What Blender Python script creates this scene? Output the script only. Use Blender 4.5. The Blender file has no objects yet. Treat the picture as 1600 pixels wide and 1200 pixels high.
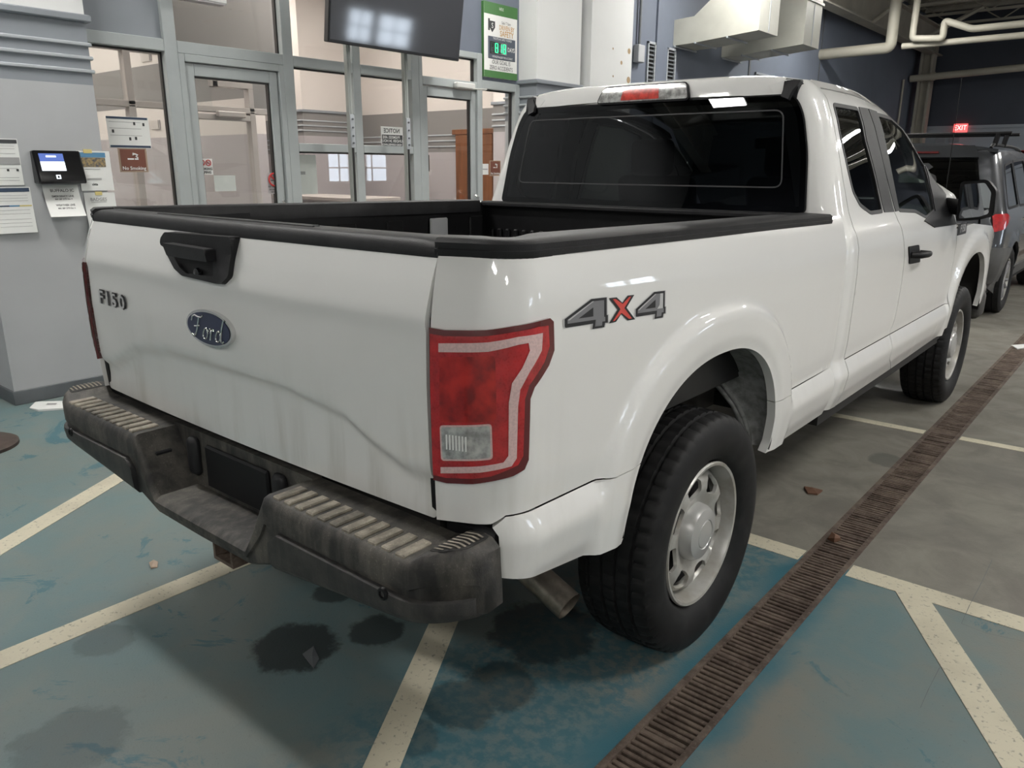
import bpy, bmesh, math, random
import numpy as np
from mathutils import Vector, Matrix
from mathutils.geometry import delaunay_2d_cdt

S = bpy.context.scene
COL = S.collection
R = math.radians
random.seed(7)

# ------------------------------------------------------------------ camera
FPX, CAM = 1210.0, np.array([1.948, -1.078, 1.543])
YAW, PITCH, ROLL = 0.696, -0.273, 0.005
_f = np.array([-math.sin(YAW) * math.cos(PITCH), math.cos(YAW) * math.cos(PITCH), math.sin(PITCH)])
_r = np.array([math.cos(YAW), math.sin(YAW), 0.0])
_u = np.cross(_r, _f)
_r, _u = _r * math.cos(ROLL) + _u * math.sin(ROLL), -_r * math.sin(ROLL) + _u * math.cos(ROLL)
cd = bpy.data.cameras.new('camera')
cd.sensor_width = 36.0
cd.lens = FPX / 1600 * 36
cd.clip_start = 0.02
cd.clip_end = 200
cam = bpy.data.objects.new('camera', cd)
COL.objects.link(cam)
cam.matrix_world = Matrix(((_r[0], _u[0], -_f[0], CAM[0]), (_r[1], _u[1], -_f[1], CAM[1]),
                           (_r[2], _u[2], -_f[2], CAM[2]), (0, 0, 0, 1)))
S.camera = cam

# ------------------------------------------------------------------ world, exposure
W = bpy.data.worlds.new('world')
W.use_nodes = True
W.node_tree.nodes['Background'].inputs[0].default_value = (0.75, 0.85, 1.0, 1)
W.node_tree.nodes['Background'].inputs[1].default_value = 0.0   # closed building: no sky light
S.world = W
S.view_settings.view_transform = 'Standard'
S.view_settings.look = 'None'
S.view_settings.gamma = 1.0
S.view_settings.use_curve_mapping = False
S.view_settings.exposure = 0.55
LAMP = 62.0          # strength of the bay's ceiling lamps
LOBBY_LAMP = 21.0     # strength of the lobby's ceiling panels
DAY = 6.0            # daylight seen in the overhead door panes


def hit(x, y, ax, val):
    """point of the plane axis=val seen at photo pixel (x, y)"""
    d = _f + _r * (x - 800) / FPX - _u * (y - 600) / FPX
    return CAM + d * ((val - CAM[ax]) / d[ax])


# ------------------------------------------------------------------ helpers
def tag(o, label=None, cat=None, group=None, kind=None):
    if label: o['label'] = label
    if cat: o['category'] = cat
    if group: o['group'] = group
    if kind: o['kind'] = kind
    return o


def empty(name, loc, label=None, cat=None, group=None, kind=None):
    o = bpy.data.objects.new(name, None)
    o.empty_display_size = 0.1
    o.location = loc
    COL.objects.link(o)
    o['_w'] = 1
    del o['_w']
    return tag(o, label, cat, group, kind)


def world_loc(o):
    v = Vector((0, 0, 0))
    while o is not None:
        v += Vector(o.location)
        o = o.parent
    return v


def link(name, me, mat, parent=None, loc=None):
    """object holding mesh me; vertices given in world space are moved to the object's origin"""
    o = bpy.data.objects.new(name, me)
    COL.objects.link(o)
    if mat is not None:
        if len(me.materials) == 0:
            me.materials.append(mat)
    if parent is not None:
        o.parent = parent
    if loc is not None:
        o.location = loc
    return o


def mesh(name, verts, faces, mat, parent=None, smooth=None, kind=None, origin=True, thing=None):
    """mesh object from world-space verts. smooth = crease angle in degrees (None = flat)"""
    v = np.asarray(verts, dtype=float)
    if origin:
        lo, hi = v.min(0), v.max(0)
        org = Vector(((lo[0] + hi[0]) / 2, (lo[1] + hi[1]) / 2, lo[2]))
    else:
        org = Vector((0, 0, 0))
    me = bpy.data.meshes.new(name)
    me.from_pydata([tuple(p) for p in (v - np.array(org))], [], faces)
    me.validate(verbose=False)
    me.update()
    if smooth is not None:
        me.shade_smooth()
        me.set_sharp_from_angle(angle=R(smooth))
    base = world_loc(parent) if parent is not None else Vector((0, 0, 0))
    o = link(name, me, mat, parent, org - base)
    if kind: o['kind'] = kind
    if thing: tag(o, *thing)
    return o


class MB:
    """collects simple shapes into one mesh (world space)"""

    def __init__(s):
        s.v, s.f = [], []

    def add(s, verts, faces):
        n = len(s.v)
        s.v += [tuple(p) for p in verts]
        s.f += [tuple(i + n for i in f) for f in faces]
        return s

    def box(s, x0, x1, y0, y1, z0, z1):
        s.add([(x0, y0, z0), (x1, y0, z0), (x1, y1, z0), (x0, y1, z0), (x0, y0, z1), (x1, y0, z1), (x1, y1, z1), (x0, y1, z1)],
              [(0, 3, 2, 1), (4, 5, 6, 7), (0, 1, 5, 4), (1, 2, 6, 5), (2, 3, 7, 6), (3, 0, 4, 7)])
        return s

    def bbox(s, x0, x1, y0, y1, z0, z1, b=0.004):
        """box with chamfered edges"""
        bm = bmesh.new()
        bmesh.ops.create_cube(bm, size=1)
        bmesh.ops.scale(bm, vec=(x1 - x0, y1 - y0, z1 - z0), verts=bm.verts)
        bmesh.ops.translate(bm, vec=((x0 + x1) / 2, (y0 + y1) / 2, (z0 + z1) / 2), verts=bm.verts)
        bmesh.ops.bevel(bm, geom=bm.edges[:], offset=b, segments=1 if b <= 0.012 else 3, affect='EDGES', profile=0.5)
        bm.verts.index_update()
        s.add([v.co[:] for v in bm.verts], [[v.index for v in f.verts] for f in bm.faces])
        bm.free()
        return s

    def tube(s, pts, r, n=8, cap=True, r2=None):
        pts = [Vector(p) for p in pts]
        m = len(pts)
        base = len(s.v)
        up = None
        for i, p in enumerate(pts):
            a = pts[max(0, i - 1)]
            b = pts[min(m - 1, i + 1)]
            t = (b - a).normalized()
            if up is None:
                up = Vector((0, 0, 1)) if abs(t.z) < 0.9 else Vector((1, 0, 0))
            q = t.cross(up)
            if q.length < 1e-5:
                q = t.cross(Vector((0, 1, 0)))
            q.normalize()
            w = q.cross(t)
            up = w
            rr = r if r2 is None else r + (r2 - r) * i / (m - 1)
            for k in range(n):
                an = 2 * math.pi * k / n
                s.v.append(tuple(p + q * rr * math.cos(an) + w * rr * math.sin(an)))
        for i in range(m - 1):
            for k in range(n):
                a = base + i * n + k
                b = base + i * n + (k + 1) % n
                s.f.append((a, b, b + n, a + n))
        if cap:
            s.f.append(tuple(base + k for k in range(n))[::-1])
            s.f.append(tuple(base + (m - 1) * n + k for k in range(n)))
        return s

    def lathe(s, prof, c, axis='x', n=48, sign=1, mod=None, close=False):
        """prof: list of (axial, radius); axis x or z"""
        base = len(s.v)
        m = len(prof)
        for k in range(n):
            an = 2 * math.pi * k / n
            for j, (a, r) in enumerate(prof):
                if mod: a, r = mod(j, k, a, r)
                if axis == 'x':
                    s.v.append((c[0] + sign * a, c[1] + r * math.cos(an), c[2] + r * math.sin(an)))
                else:
                    s.v.append((c[0] + r * math.cos(an), c[1] + r * math.sin(an), c[2] + a))
        for k in range(n):
            k2 = (k + 1) % n
            for j in range(m - 1 + (1 if close else 0)):
                j2 = (j + 1) % m
                s.f.append((base + k * m + j, base + k * m + j2, base + k2 * m + j2, base + k2 * m + j))
        return s

    def prism(s, poly, fn, t):
        """2D polygon mapped by fn(a, b, depth) with thickness t"""
        n = len(poly)
        vs = [fn(a, b, 0) for a, b in poly] + [fn(a, b, t) for a, b in poly]
        fs = [tuple(range(n))[::-1], tuple(range(n, 2 * n))] + [(i, (i + 1) % n, n + (i + 1) % n, n + i) for i in range(n)]
        return s.add(vs, fs)

    def build(s, name, mat, parent=None, smooth=None, kind=None, thing=None):
        return mesh(name, s.v, s.f, mat, parent, smooth, kind, True, thing)


def resample(poly, step, closed=True):
    out = []
    n = len(poly)
    for i in range(n if closed else n - 1):
        a = np.array(poly[i], float)
        b = np.array(poly[(i + 1) % n], float)
        k = max(1, int(math.ceil(np.linalg.norm(b - a) / step)))
        for j in range(k):
            out.append(tuple(a + (b - a) * j / k))
    if not closed: out.append(tuple(poly[-1]))
    return out


def rounded(poly, r, seg=5):
    """round the corners of a 2D polygon; r number or list"""
    n = len(poly)
    out = []
    for i in range(n):
        p = np.array(poly[i], float)
        a = np.array(poly[i - 1], float) - p
        b = np.array(poly[(i + 1) % n], float) - p
        rr = r[i] if isinstance(r, (list, tuple)) else r
        la, lb = np.linalg.norm(a), np.linalg.norm(b)
        rr = min(rr, la * 0.49, lb * 0.49)
        if rr < 1e-5:
            out.append(tuple(p))
            continue
        pa, pb = p + a / la * rr, p + b / lb * rr
        for k in range(seg + 1):
            t = k / seg
            out.append(tuple((1 - t) ** 2 * pa + 2 * t * (1 - t) * p + t * t * pb))
    return out


def inside(P, poly):
    P = np.asarray(P)
    x, y = P[:, 0], P[:, 1]
    q = np.asarray(poly)
    c = np.zeros(len(P), bool)
    x1, y1 = q[-1]
    for x2, y2 in q:
        if y1 != y2:
            m = ((y1 > y) != (y2 > y)) & (x < (x2 - x1) * (y - y1) / (y2 - y1) + x1)
            c ^= m
        x1, y1 = x2, y2
    return c


def near(P, poly, d):
    P = np.asarray(P)
    q = np.asarray(poly)
    m = np.zeros(len(P), bool)
    for i in range(len(q)):
        a, b = q[i - 1], q[i]
        ab = b - a
        L = max(ab @ ab, 1e-12)
        t = np.clip(((P - a) @ ab) / L, 0, 1)
        m |= ((P - a - t[:, None] * ab) ** 2).sum(1) < d * d
    return m


def panel_geo(outline, surf, step, holes=(), depth=0.0, off=0.0, sb=None):
    """triangulated sheet over a 2D outline, mapped by surf(a, b); rim turned in by depth along the inner normal"""
    sb = sb or step
    loops = [resample(outline, sb)] + [resample(h, sb) for h in holes]
    pts, edges = [], []
    for L in loops:
        n0 = len(pts)
        pts += L
        edges += [(n0 + i, n0 + (i + 1) % len(L)) for i in range(len(L))]
    A = np.array(loops[0])
    lo, hi = A.min(0), A.max(0)
    gx = np.arange(lo[0] + step * 0.5, hi[0], step)
    gy = np.arange(lo[1] + step * 0.5, hi[1], step)
    if len(gx) and len(gy):
        G = np.array([(x, y) for x in gx for y in gy])
        k = inside(G, loops[0])
        for h in loops[1:]: k &= ~inside(G, h)
        G = G[k]
        for L in loops:
            if len(G): G = G[~near(G, L, step * 0.35)]
        pts += [tuple(p) for p in G]
    r = delaunay_2d_cdt([Vector(p) for p in pts], edges, [], 0, 1e-7)
    V2 = np.array([(v.x, v.y) for v in r[0]])
    T = np.array([t for t in r[2] if len(t) == 3])
    C = V2[T].mean(1)
    k = inside(C, loops[0])
    for h in loops[1:]: k &= ~inside(C, h)
    T = T[k]
    cnt = {}
    for t in T:
        for i in range(3):
            e = (t[i], t[(i + 1) % 3])
            cnt[e] = cnt.get(e, 0) + 1
    bd = [e for e in cnt if (e[1], e[0]) not in cnt]

    def nrm(a, b):
        h = 2e-3
        p = np.array(surf(a + h, b), float) - np.array(surf(a - h, b), float)
        q = np.array(surf(a, b + h), float) - np.array(surf(a, b - h), float)
        n = np.cross(p, q)
        return n / max(np.linalg.norm(n), 1e-12)
    V3, N3 = [], {}
    for a, b in V2:
        p = np.array(surf(a, b), float)
        if off: p = p + nrm(a, b) * off
        V3.append(p)
    F = [tuple(int(i) for i in t) for t in T]
    if depth:
        idx = {}
        for e in bd:
            for i in e:
                if i not in idx:
                    idx[i] = len(V3)
                    V3.append(V3[i] - nrm(*V2[i]) * depth)
        for a, b in bd:
            F.append((int(b), int(a), idx[a], idx[b]))
    return V3, F


def panel(name, outline, surf, mat, parent=None, step=0.025, holes=(), depth=0.0, off=0.0, smooth=35, mir=False, thing=None, sb=None):
    V, F = panel_geo(outline, surf, step, holes, depth, off, sb)
    if mir:
        V = [(-p[0], p[1], p[2]) for p in V]
        F = [f[::-1] for f in F]
    return mesh(name, V, F, mat, parent, smooth, None, True, thing)


def loft(name, rings, mat, parent=None, close_ring=True, cap=True, smooth=35, flip=False, thing=None):
    n = len(rings[0])
    V = [p for r in rings for p in r]
    F = []
    for i in range(len(rings) - 1):
        for k in range(n if close_ring else n - 1):
            a, b = i * n + k, i * n + (k + 1) % n
            F.append((a, b, b + n, a + n))
    if cap and close_ring:
        F.append(tuple(range(n))[::-1])
        F.append(tuple((len(rings) - 1) * n + k for k in range(n)))
    if flip: F = [f[::-1] for f in F]
    return mesh(name, V, F, mat, parent, smooth, None, True, thing)


def text_geo(txt, size, shear=0.0, align='CENTER', space=1.0, bold=0.0, res=2):
    cu = bpy.data.curves.new('t', 'FONT')
    cu.body = txt
    cu.size = size
    cu.shear = shear
    cu.align_x = align
    cu.align_y = 'CENTER'
    cu.space_character = space
    cu.offset = bold
    cu.resolution_u = res
    o = bpy.data.objects.new('t', cu)
    COL.objects.link(o)
    dg = bpy.context.evaluated_depsgraph_get()
    me = bpy.data.meshes.new_from_object(o.evaluated_get(dg))
    V = [(v.co.x, v.co.y) for v in me.vertices]
    F = [tuple(p.vertices) for p in me.polygons]
    bpy.data.objects.remove(o)
    bpy.data.curves.remove(cu)
    bpy.data.meshes.remove(me)
    return V, F


def text(name, txt, size, fn, mat, parent=None, sx=1.0, **k):
    """flat lettering: fn(a, b) -> world point"""
    V, F = text_geo(txt, size, **k)
    if not V: return None
    return mesh(name, [fn(a * sx, b) for a, b in V], F, mat, parent)


def blur(f, w, n=5):
    return lambda z: sum(f(z + w * (2 * k / (n - 1) - 1)) for k in range(n)) / n


def curve(tab):
    xs = [p[0] for p in tab]
    ys = [p[1] for p in tab]
    o = np.argsort(xs)
    xs, ys = np.array(xs)[o], np.array(ys)[o]
    return lambda z: float(np.interp(z, xs, ys))


def sstep(a, b, x):
    t = min(1.0, max(0.0, (x - a) / (b - a)))
    return t * t * (3 - 2 * t)


# ------------------------------------------------------------------ materials
class NT:
    def __init__(s, m):
        s.t = m.node_tree
        s.n = s.t.nodes

    def add(s, typ, **kw):
        n = s.n.new(typ)
        for k, v in kw.items():
            if k.startswith('i_'):
                n.inputs[k[2:].replace('_', ' ')].default_value = v
            else:
                setattr(n, k, v)
        return n

    def link(s, a, b):
        s.t.links.new(a, b)

    def math(s, op, a, b=None, c=None, clamp=False):
        n = s.n.new('ShaderNodeMath')
        n.operation = op
        n.use_clamp = clamp
        for i, v in enumerate((a, b, c)):
            if v is None: continue
            if hasattr(v, 'is_output'): s.link(v, n.inputs[i])
            else: n.inputs[i].default_value = v
        return n.outputs[0]

    def mix(s, fac, a, b):
        n = s.n.new('ShaderNodeMix')
        n.data_type = 'RGBA'
        for sock, v in ((n.inputs[0], fac), (n.inputs[6], a), (n.inputs[7], b)):
            if hasattr(v, 'is_output'): s.link(v, sock)
            else: sock.default_value = v if not isinstance(v, tuple) or len(v) == 4 else (*v, 1)
        return n.outputs[2]

    def noise(s, scale, vec=None, detail=4, rough=0.55, dist=0.0):
        n = s.n.new('ShaderNodeTexNoise')
        n.inputs['Scale'].default_value = scale
        n.inputs['Detail'].default_value = detail
        n.inputs['Roughness'].default_value = rough
        n.inputs['Distortion'].default_value = dist
        if vec is not None: s.link(vec, n.inputs['Vector'])
        return n.outputs['Fac']

    def ramp(s, x, a, b):
        n = s.n.new('ShaderNodeMapRange')
        n.interpolation_type = 'SMOOTHSTEP'
        n.inputs[1].default_value = a
        n.inputs[2].default_value = b
        s.link(x, n.inputs[0])
        return n.outputs[0]

    def pos(s, scale=None):
        g = s.n.new('ShaderNodeNewGeometry')
        if scale is None: return g.outputs['Position']
        m = s.n.new('ShaderNodeVectorMath')
        m.operation = 'MULTIPLY'
        m.inputs[1].default_value = scale
        s.link(g.outputs['Position'], m.inputs[0])
        return m.outputs[0]

    def bump(s, h, strength=0.3, dist=0.01):
        n = s.n.new('ShaderNodeBump')
        n.inputs['Strength'].default_value = strength
        n.inputs['Distance'].default_value = dist
        s.link(h, n.inputs['Height'])
        return n.outputs[0]


def new_mat(name):
    m = bpy.data.materials.new(name)
    m.use_nodes = True
    return m, NT(m), m.node_tree.nodes['Principled BSDF']


def M(name, col, rough=0.5, metal=0.0, coat=0.0, var=0.0, vscale=6.0, bump=0.0, bscale=60.0, emit=0.0, spec=0.5, stretch=None, rvar=0.0, col2=None):
    m, t, b = new_mat(name)
    b.inputs['Base Color'].default_value = (*col, 1)
    b.inputs['Roughness'].default_value = rough
    b.inputs['Metallic'].default_value = metal
    b.inputs['Coat Weight'].default_value = coat
    b.inputs['Coat Roughness'].default_value = 0.04
    b.inputs['Specular IOR Level'].default_value = spec
    if var or rvar:
        f = t.noise(vscale, t.pos(stretch) if stretch else t.pos(), 5)
        f = t.ramp(f, 0.3, 0.72)
        if var:
            c2 = col2 or tuple(max(0, c * (1 - var)) for c in col)
            t.link(t.mix(f, col, c2), b.inputs['Base Color'])
        if rvar:
            t.link(t.math('ADD', t.math('MULTIPLY', f, rvar), rough), b.inputs['Roughness'])
    if bump:
        t.link(t.bump(t.noise(bscale, t.pos(), 3), bump, 0.004), b.inputs['Normal'])
    if emit:
        b.inputs['Emission Color'].default_value = (*col, 1)
        b.inputs['Emission Strength'].default_value = emit
    return m


def glass_mat(name, tint, refl=1.0, ior=1.5, rough=0.0):
    """thin pane: tinted see-through plus fresnel reflection"""
    m = bpy.data.materials.new(name)
    m.use_nodes = True
    t = NT(m)
    t.n.remove(t.n['Principled BSDF'])
    tr = t.add('ShaderNodeBsdfTransparent')
    tr.inputs[0].default_value = (*tint, 1)
    gl = t.add('ShaderNodeBsdfGlossy')
    gl.inputs['Roughness'].default_value = rough
    gl.inputs[0].default_value = (0.95, 0.97, 1, 1)
    lw = t.add('ShaderNodeLayerWeight')
    lw.inputs[0].default_value = 0.5
    f0 = ((ior - 1) / (ior + 1)) ** 2
    fr = t.math('ADD', f0, t.math('MULTIPLY', 1 - f0, t.math('POWER', lw.outputs['Facing'], 5.0)))
    mx = t.add('ShaderNodeMixShader')
    t.link(t.math('MULTIPLY', fr, refl, clamp=True), mx.inputs[0])
    t.link(tr.outputs[0], mx.inputs[1])
    t.link(gl.outputs[0], mx.inputs[2])
    t.link(mx.outputs[0], t.n['Material Output'].inputs[0])
    return m


def srgb(r, g, b):
    return tuple(((c / 255) / 12.92 if c <= 10 else (((c / 255) + 0.055) / 1.055) ** 2.4) for c in (r, g, b))


def paint_mat():
    m, t, b = new_mat('white_paint')
    b.inputs['Roughness'].default_value = 0.38
    b.inputs['Coat Weight'].default_value = 1.0
    b.inputs['Coat Roughness'].default_value = 0.035
    p = t.pos()
    sp = t.add('ShaderNodeSeparateXYZ')
    t.link(p, sp.inputs[0])
    streak = t.noise(1.0, t.pos((14, 14, 1.4)), 4)
    blot = t.noise(3.0, p, 4)
    low = t.ramp(sp.outputs[2], 1.25, 0.55)
    d = t.math('MULTIPLY', t.math('MULTIPLY', t.ramp(streak, 0.42, 0.72), t.ramp(blot, 0.3, 0.65)), low)
    rear = t.ramp(sp.outputs[1], 0.25, 0.02)
    d = t.math('MULTIPLY', d, t.math('ADD', t.math('MULTIPLY', rear, 0.55), 0.25), clamp=True)
    c = t.mix(d, (0.79, 0.785, 0.765), (0.42, 0.40, 0.345))
    spk = t.ramp(t.noise(95.0, p, 2), 0.73, 0.79)
    spk = t.math('MULTIPLY', spk, t.ramp(sp.outputs[2], 0.78, 0.6))
    c = t.mix(t.math('MULTIPLY', spk, 0.7), c, (0.10, 0.085, 0.06))
    t.link(c, b.inputs['Base Color'])
    t.link(t.math('SUBTRACT', 1.0, t.math('MULTIPLY', d, 0.9)), b.inputs['Coat Weight'])
    return m


def bumper_mat(name, base, dust, amt, scale=7.0):
    m, t, b = new_mat(name)
    p = t.pos()
    n1 = t.ramp(t.noise(scale, p, 6, 0.65), 0.38, 0.68)
    n2 = t.ramp(t.noise(1.0, t.pos((40, 20, 5)), 4), 0.4, 0.7)
    n3 = t.ramp(t.noise(170.0, p, 2), 0.6, 0.72)
    f = t.math('MULTIPLY', t.math('ADD', t.math('MULTIPLY', n1, 0.6), t.math('MULTIPLY', n2, 0.4)), amt)
    f = t.math('ADD', f, t.math('MULTIPLY', t.math('MULTIPLY', n3, n1), amt * 0.8), clamp=True)
    t.link(t.mix(f, base, dust), b.inputs['Base Color'])
    b.inputs['Roughness'].default_value = 0.62
    t.link(t.bump(t.noise(220.0, p, 2), 0.25, 0.002), b.inputs['Normal'])
    return m


def tire_mat():
    m, t, b = new_mat('tire_rubber')
    p = t.pos()
    f = t.ramp(t.noise(14.0, p, 5), 0.45, 0.75)
    t.link(t.mix(f, (0.0065, 0.0065, 0.007), (0.016, 0.0155, 0.016)), b.inputs['Base Color'])
    b.inputs['Roughness'].default_value = 0.6
    b.inputs['Specular IOR Level'].default_value = 0.3
    return m


def floor_mat():
    m, t, b = new_mat('floor_paint')
    p = t.pos()
    sp = t.add('ShaderNodeSeparateXYZ')
    t.link(p, sp.inputs[0])
    X, Y = sp.outputs[0], sp.outputs[1]
    big = t.noise(0.9, p, 5, 0.6)
    mid = t.noise(3.2, p, 6, 0.62, 0.6)
    fine = t.noise(26.0, p, 4, 0.6)
    grit = t.noise(150.0, p, 2)
    teal = t.mix(t.ramp(mid, 0.38, 0.68), (0.112, 0.178, 0.188), (0.150, 0.190, 0.186))
    teal = t.mix(t.math('MULTIPLY', t.ramp(big, 0.38, 0.60), t.math('ADD', 0.30, t.math('MULTIPLY', t.ramp(X, -0.4, 1.3), 0.68))), teal, (0.190, 0.185, 0.158))
    blue = t.math('MULTIPLY', t.ramp(t.noise(2.2, t.pos((1, 1, 1)), 6, 0.68, 1.2), 0.585, 0.64), 0.8)
    # fresher blue paint shows beside the drain and under the right of the truck
    dr = t.math('ABSOLUTE', t.math('SUBTRACT', X, 1.10))
    edge = t.math('MULTIPLY', t.ramp(t.math('ADD', dr, t.math('MULTIPLY', mid, 0.18)), 0.27, 0.16), 1.0)
    under = t.math('MULTIPLY', t.ramp(t.math('ADD', t.math('ABSOLUTE', t.math('SUBTRACT', X, 0.70)), t.math('MULTIPLY', mid, 0.5)), 0.62, 0.48), t.ramp(fine, 0.62, 0.40))
    blue = t.math('MAXIMUM', blue, t.math('MAXIMUM', edge, t.math('MULTIPLY', under, 0.8)))
    teal = t.mix(blue, teal, (0.035, 0.125, 0.160))
    conc = t.mix(t.ramp(mid, 0.3, 0.7), (0.215, 0.205, 0.175), (0.145, 0.135, 0.115))
    conc = t.mix(t.math('MULTIPLY', t.ramp(big, 0.5, 0.68), 0.5), conc, (0.095, 0.09, 0.08))
    lim = t.math('GREATER_THAN', t.math('ADD', Y, t.math('MULTIPLY', fine, 0.02)), 1.93)
    c = t.mix(lim, teal, conc)
    # wear specks
    c = t.mix(t.math('MULTIPLY', t.ramp(grit, 0.66, 0.74), 0.45), c, (0.05, 0.05, 0.045))
    c = t.mix(t.math('MULTIPLY', t.ramp(fine, 0.62, 0.75), 0.25), c, (0.08, 0.085, 0.08))
    # oil and water stains, each at its own spot
    dark = None
    st = [(460, 1010, .150, .88), (590, 985, .10, .8), (520, 925, .08, .8), (850, 985, .20, .72), (780, 1070, .13, .6), (720, 1100, .12, .55), (165, 1000, .10, .35),
          (110, 1160, .16, .35), (640, 1150, .09, .4), (1390, 720, .12, .4)]
    for px, py, r, a in st:
        q = hit(px, py, 2, 0.0)
        d = t.add('ShaderNodeVectorMath', operation='DISTANCE')
        t.link(p, d.inputs[0])
        d.inputs[1].default_value = (q[0], q[1], 0)
        dd = t.math('ADD', d.outputs['Value'], t.math('MULTIPLY', t.math('SUBTRACT', t.noise(11.0, p, 5, 0.65), 0.5), r * 0.95))
        k = t.math('MULTIPLY', t.ramp(dd, r * 1.05, r * 0.80), a)
        dark = k if dark is None else t.math('MAXIMUM', dark, k)
    c = t.mix(dark, c, (0.016, 0.022, 0.022))
    t.link(c, b.inputs['Base Color'])
    t.link(t.math('SUBTRACT', t.math('ADD', 0.42, t.math('MULTIPLY', mid, 0.25)), t.math('MULTIPLY', dark, -0.12)), b.inputs['Roughness'])
    t.link(t.bump(t.math('ADD', t.math('MULTIPLY', fine, 0.6), grit), 0.18, 0.004), b.inputs['Normal'])
    return m


def line_mat():
    m, t, b = new_mat('line_paint')
    p = t.pos()
    wear = t.ramp(t.noise(60.0, p, 4, 0.65), 0.56, 0.70)
    blot = t.ramp(t.noise(3.5, p, 5), 0.42, 0.72)
    c = t.mix(t.math('MULTIPLY', blot, 0.45), (0.56, 0.52, 0.40), (0.36, 0.33, 0.25))
    c = t.mix(t.math('MULTIPLY', wear, 0.75), c, (0.16, 0.16, 0.14))
    t.link(c, b.inputs['Base Color'])
    b.inputs['Roughness'].default_value = 0.6
    return m


def rust_mat():
    m, t, b = new_mat('rusty_iron')
    p = t.pos()
    n = t.ramp(t.noise(9.0, p, 6, 0.7), 0.35, 0.7)
    n2 = t.ramp(t.noise(70.0, p, 3), 0.5, 0.75)
    c = t.mix(n, (0.062, 0.042, 0.032), (0.165, 0.125, 0.098))
    c = t.mix(t.math('MULTIPLY', n2, 0.5), c, (0.20, 0.165, 0.13))
    t.link(c, b.inputs['Base Color'])
    b.inputs['Roughness'].default_value = 0.75
    b.inputs['Metallic'].default_value = 0.2
    t.link(t.bump(t.noise(160.0, p, 3), 0.4, 0.003), b.inputs['Normal'])
    return m


def lamp_red_mat():
    m, t, b = new_mat('lamp_red')
    p = t.pos()
    f = t.ramp(t.noise(30.0, p, 4), 0.35, 0.7)
    v = t.add('ShaderNodeTexVoronoi')
    v.inputs['Scale'].default_value = 170.0
    t.link(p, v.inputs['Vector'])
    f2 = t.ramp(v.outputs['Distance'], 0.1, 0.6)
    c = t.mix(f, (0.50, 0.010, 0.014), (0.25, 0.004, 0.007))
    c = t.mix(t.math('MULTIPLY', f2, 0.35), c, (0.55, 0.03, 0.035))
    t.link(c, b.inputs['Base Color'])
    b.inputs['Roughness'].default_value = 0.25
    b.inputs['Coat Weight'].default_value = 1.0
    b.inputs['Coat Roughness'].default_value = 0.02
    return m


MT = {}
MT['paint'] = paint_mat()
MT['black_trim'] = M('black_trim', (0.019, 0.019, 0.021), 0.52, var=0.4, vscale=20, bump=0.15, bscale=300, spec=0.35)
MT['bumper'] = bumper_mat('dusty_black_plastic', (0.016, 0.0155, 0.0155), (0.160, 0.145, 0.122), 0.62)
MT['bumper_pad'] = bumper_mat('dusty_pad_plastic', (0.020, 0.020, 0.021), (0.105, 0.098, 0.085), 0.50, 9.0)
MT['tread'] = bumper_mat('dusty_tread', (0.10, 0.09, 0.075), (0.46, 0.41, 0.33), 0.95, 5.0)
MT['rubber_dark'] = M('dark_plastic', (0.006, 0.006, 0.007), 0.5, spec=0.25)
MT['liner'] = M('bed_liner', (0.007, 0.007, 0.008), 0.42, var=0.5, vscale=30)
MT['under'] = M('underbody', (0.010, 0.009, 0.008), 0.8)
MT['tire'] = tire_mat()
MT['rim'] = M('silver_rim', (0.46, 0.46, 0.44), 0.38, 0.35, var=0.35, vscale=12, col2=(0.33, 0.31, 0.27))
MT['hub'] = M('hub_cap', (0.42, 0.42, 0.41), 0.33, 0.3, coat=0.4)
MT['steel'] = M('exhaust_steel', (0.33, 0.29, 0.24), 0.36, 0.85, var=0.5, vscale=25)
MT['rust'] = rust_mat()
MT['lamp_red'] = lamp_red_mat()
MT['lamp_dark'] = M('lamp_dark_red', (0.11, 0.004, 0.006), 0.2, coat=1.0)
MT['lamp_pink'] = M('lamp_stripe', (0.74, 0.52, 0.50), 0.25, coat=1.0, var=0.2, vscale=200)
MT['lamp_clear'] = M('lamp_clear', (0.62, 0.62, 0.60), 0.15, 0.15, coat=1.0, var=0.6, vscale=45)
MT['chrome'] = M('chrome', (0.75, 0.75, 0.75), 0.12, 1.0)
MT['oval_blue'] = M('oval_blue', (0.018, 0.028, 0.075), 0.3, coat=0.2)
MT['decal_black'] = M('decal_black', (0.012, 0.012, 0.014), 0.35)
MT['decal_grey'] = M('decal_grey', (0.19, 0.19, 0.20), 0.35)
MT['decal_red'] = M('decal_red', (0.62, 0.065, 0.05), 0.35)
MT['decal_light'] = M('decal_light', (0.50, 0.50, 0.50), 0.35)
MT['tint'] = glass_mat('privacy_glass', (0.055, 0.058, 0.06), 1.0, 1.52)
MT['tint2'] = glass_mat('green_glass', (0.20, 0.24, 0.22), 1.25, 1.55)
MT['mirror'] = M('mirror_glass', (0.42, 0.44, 0.46), 0.02, 1.0)
MT['seat'] = M('seat_cloth', (0.06, 0.06, 0.065), 0.85)
MT['floor'] = floor_mat()
MT['line'] = line_mat()
MT['wall_lt'] = M('wall_light_grey', (0.40, 0.41, 0.42), 0.6, var=0.06, vscale=2)
MT['wall_band'] = M('wall_band_grey', (0.225, 0.245, 0.270), 0.55, var=0.05, vscale=2)
MT['wall_white'] = M('wall_white', (0.66, 0.67, 0.66), 0.6, var=0.05, vscale=1.5)
MT['wall_blue'] = M('wall_blue_grey', (0.155, 0.178, 0.225), 0.6, var=0.18, vscale=0.7)
MT['wall_dark'] = M('wall_slate', (0.050, 0.060, 0.082), 0.6, var=0.2, vscale=0.8)
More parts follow.
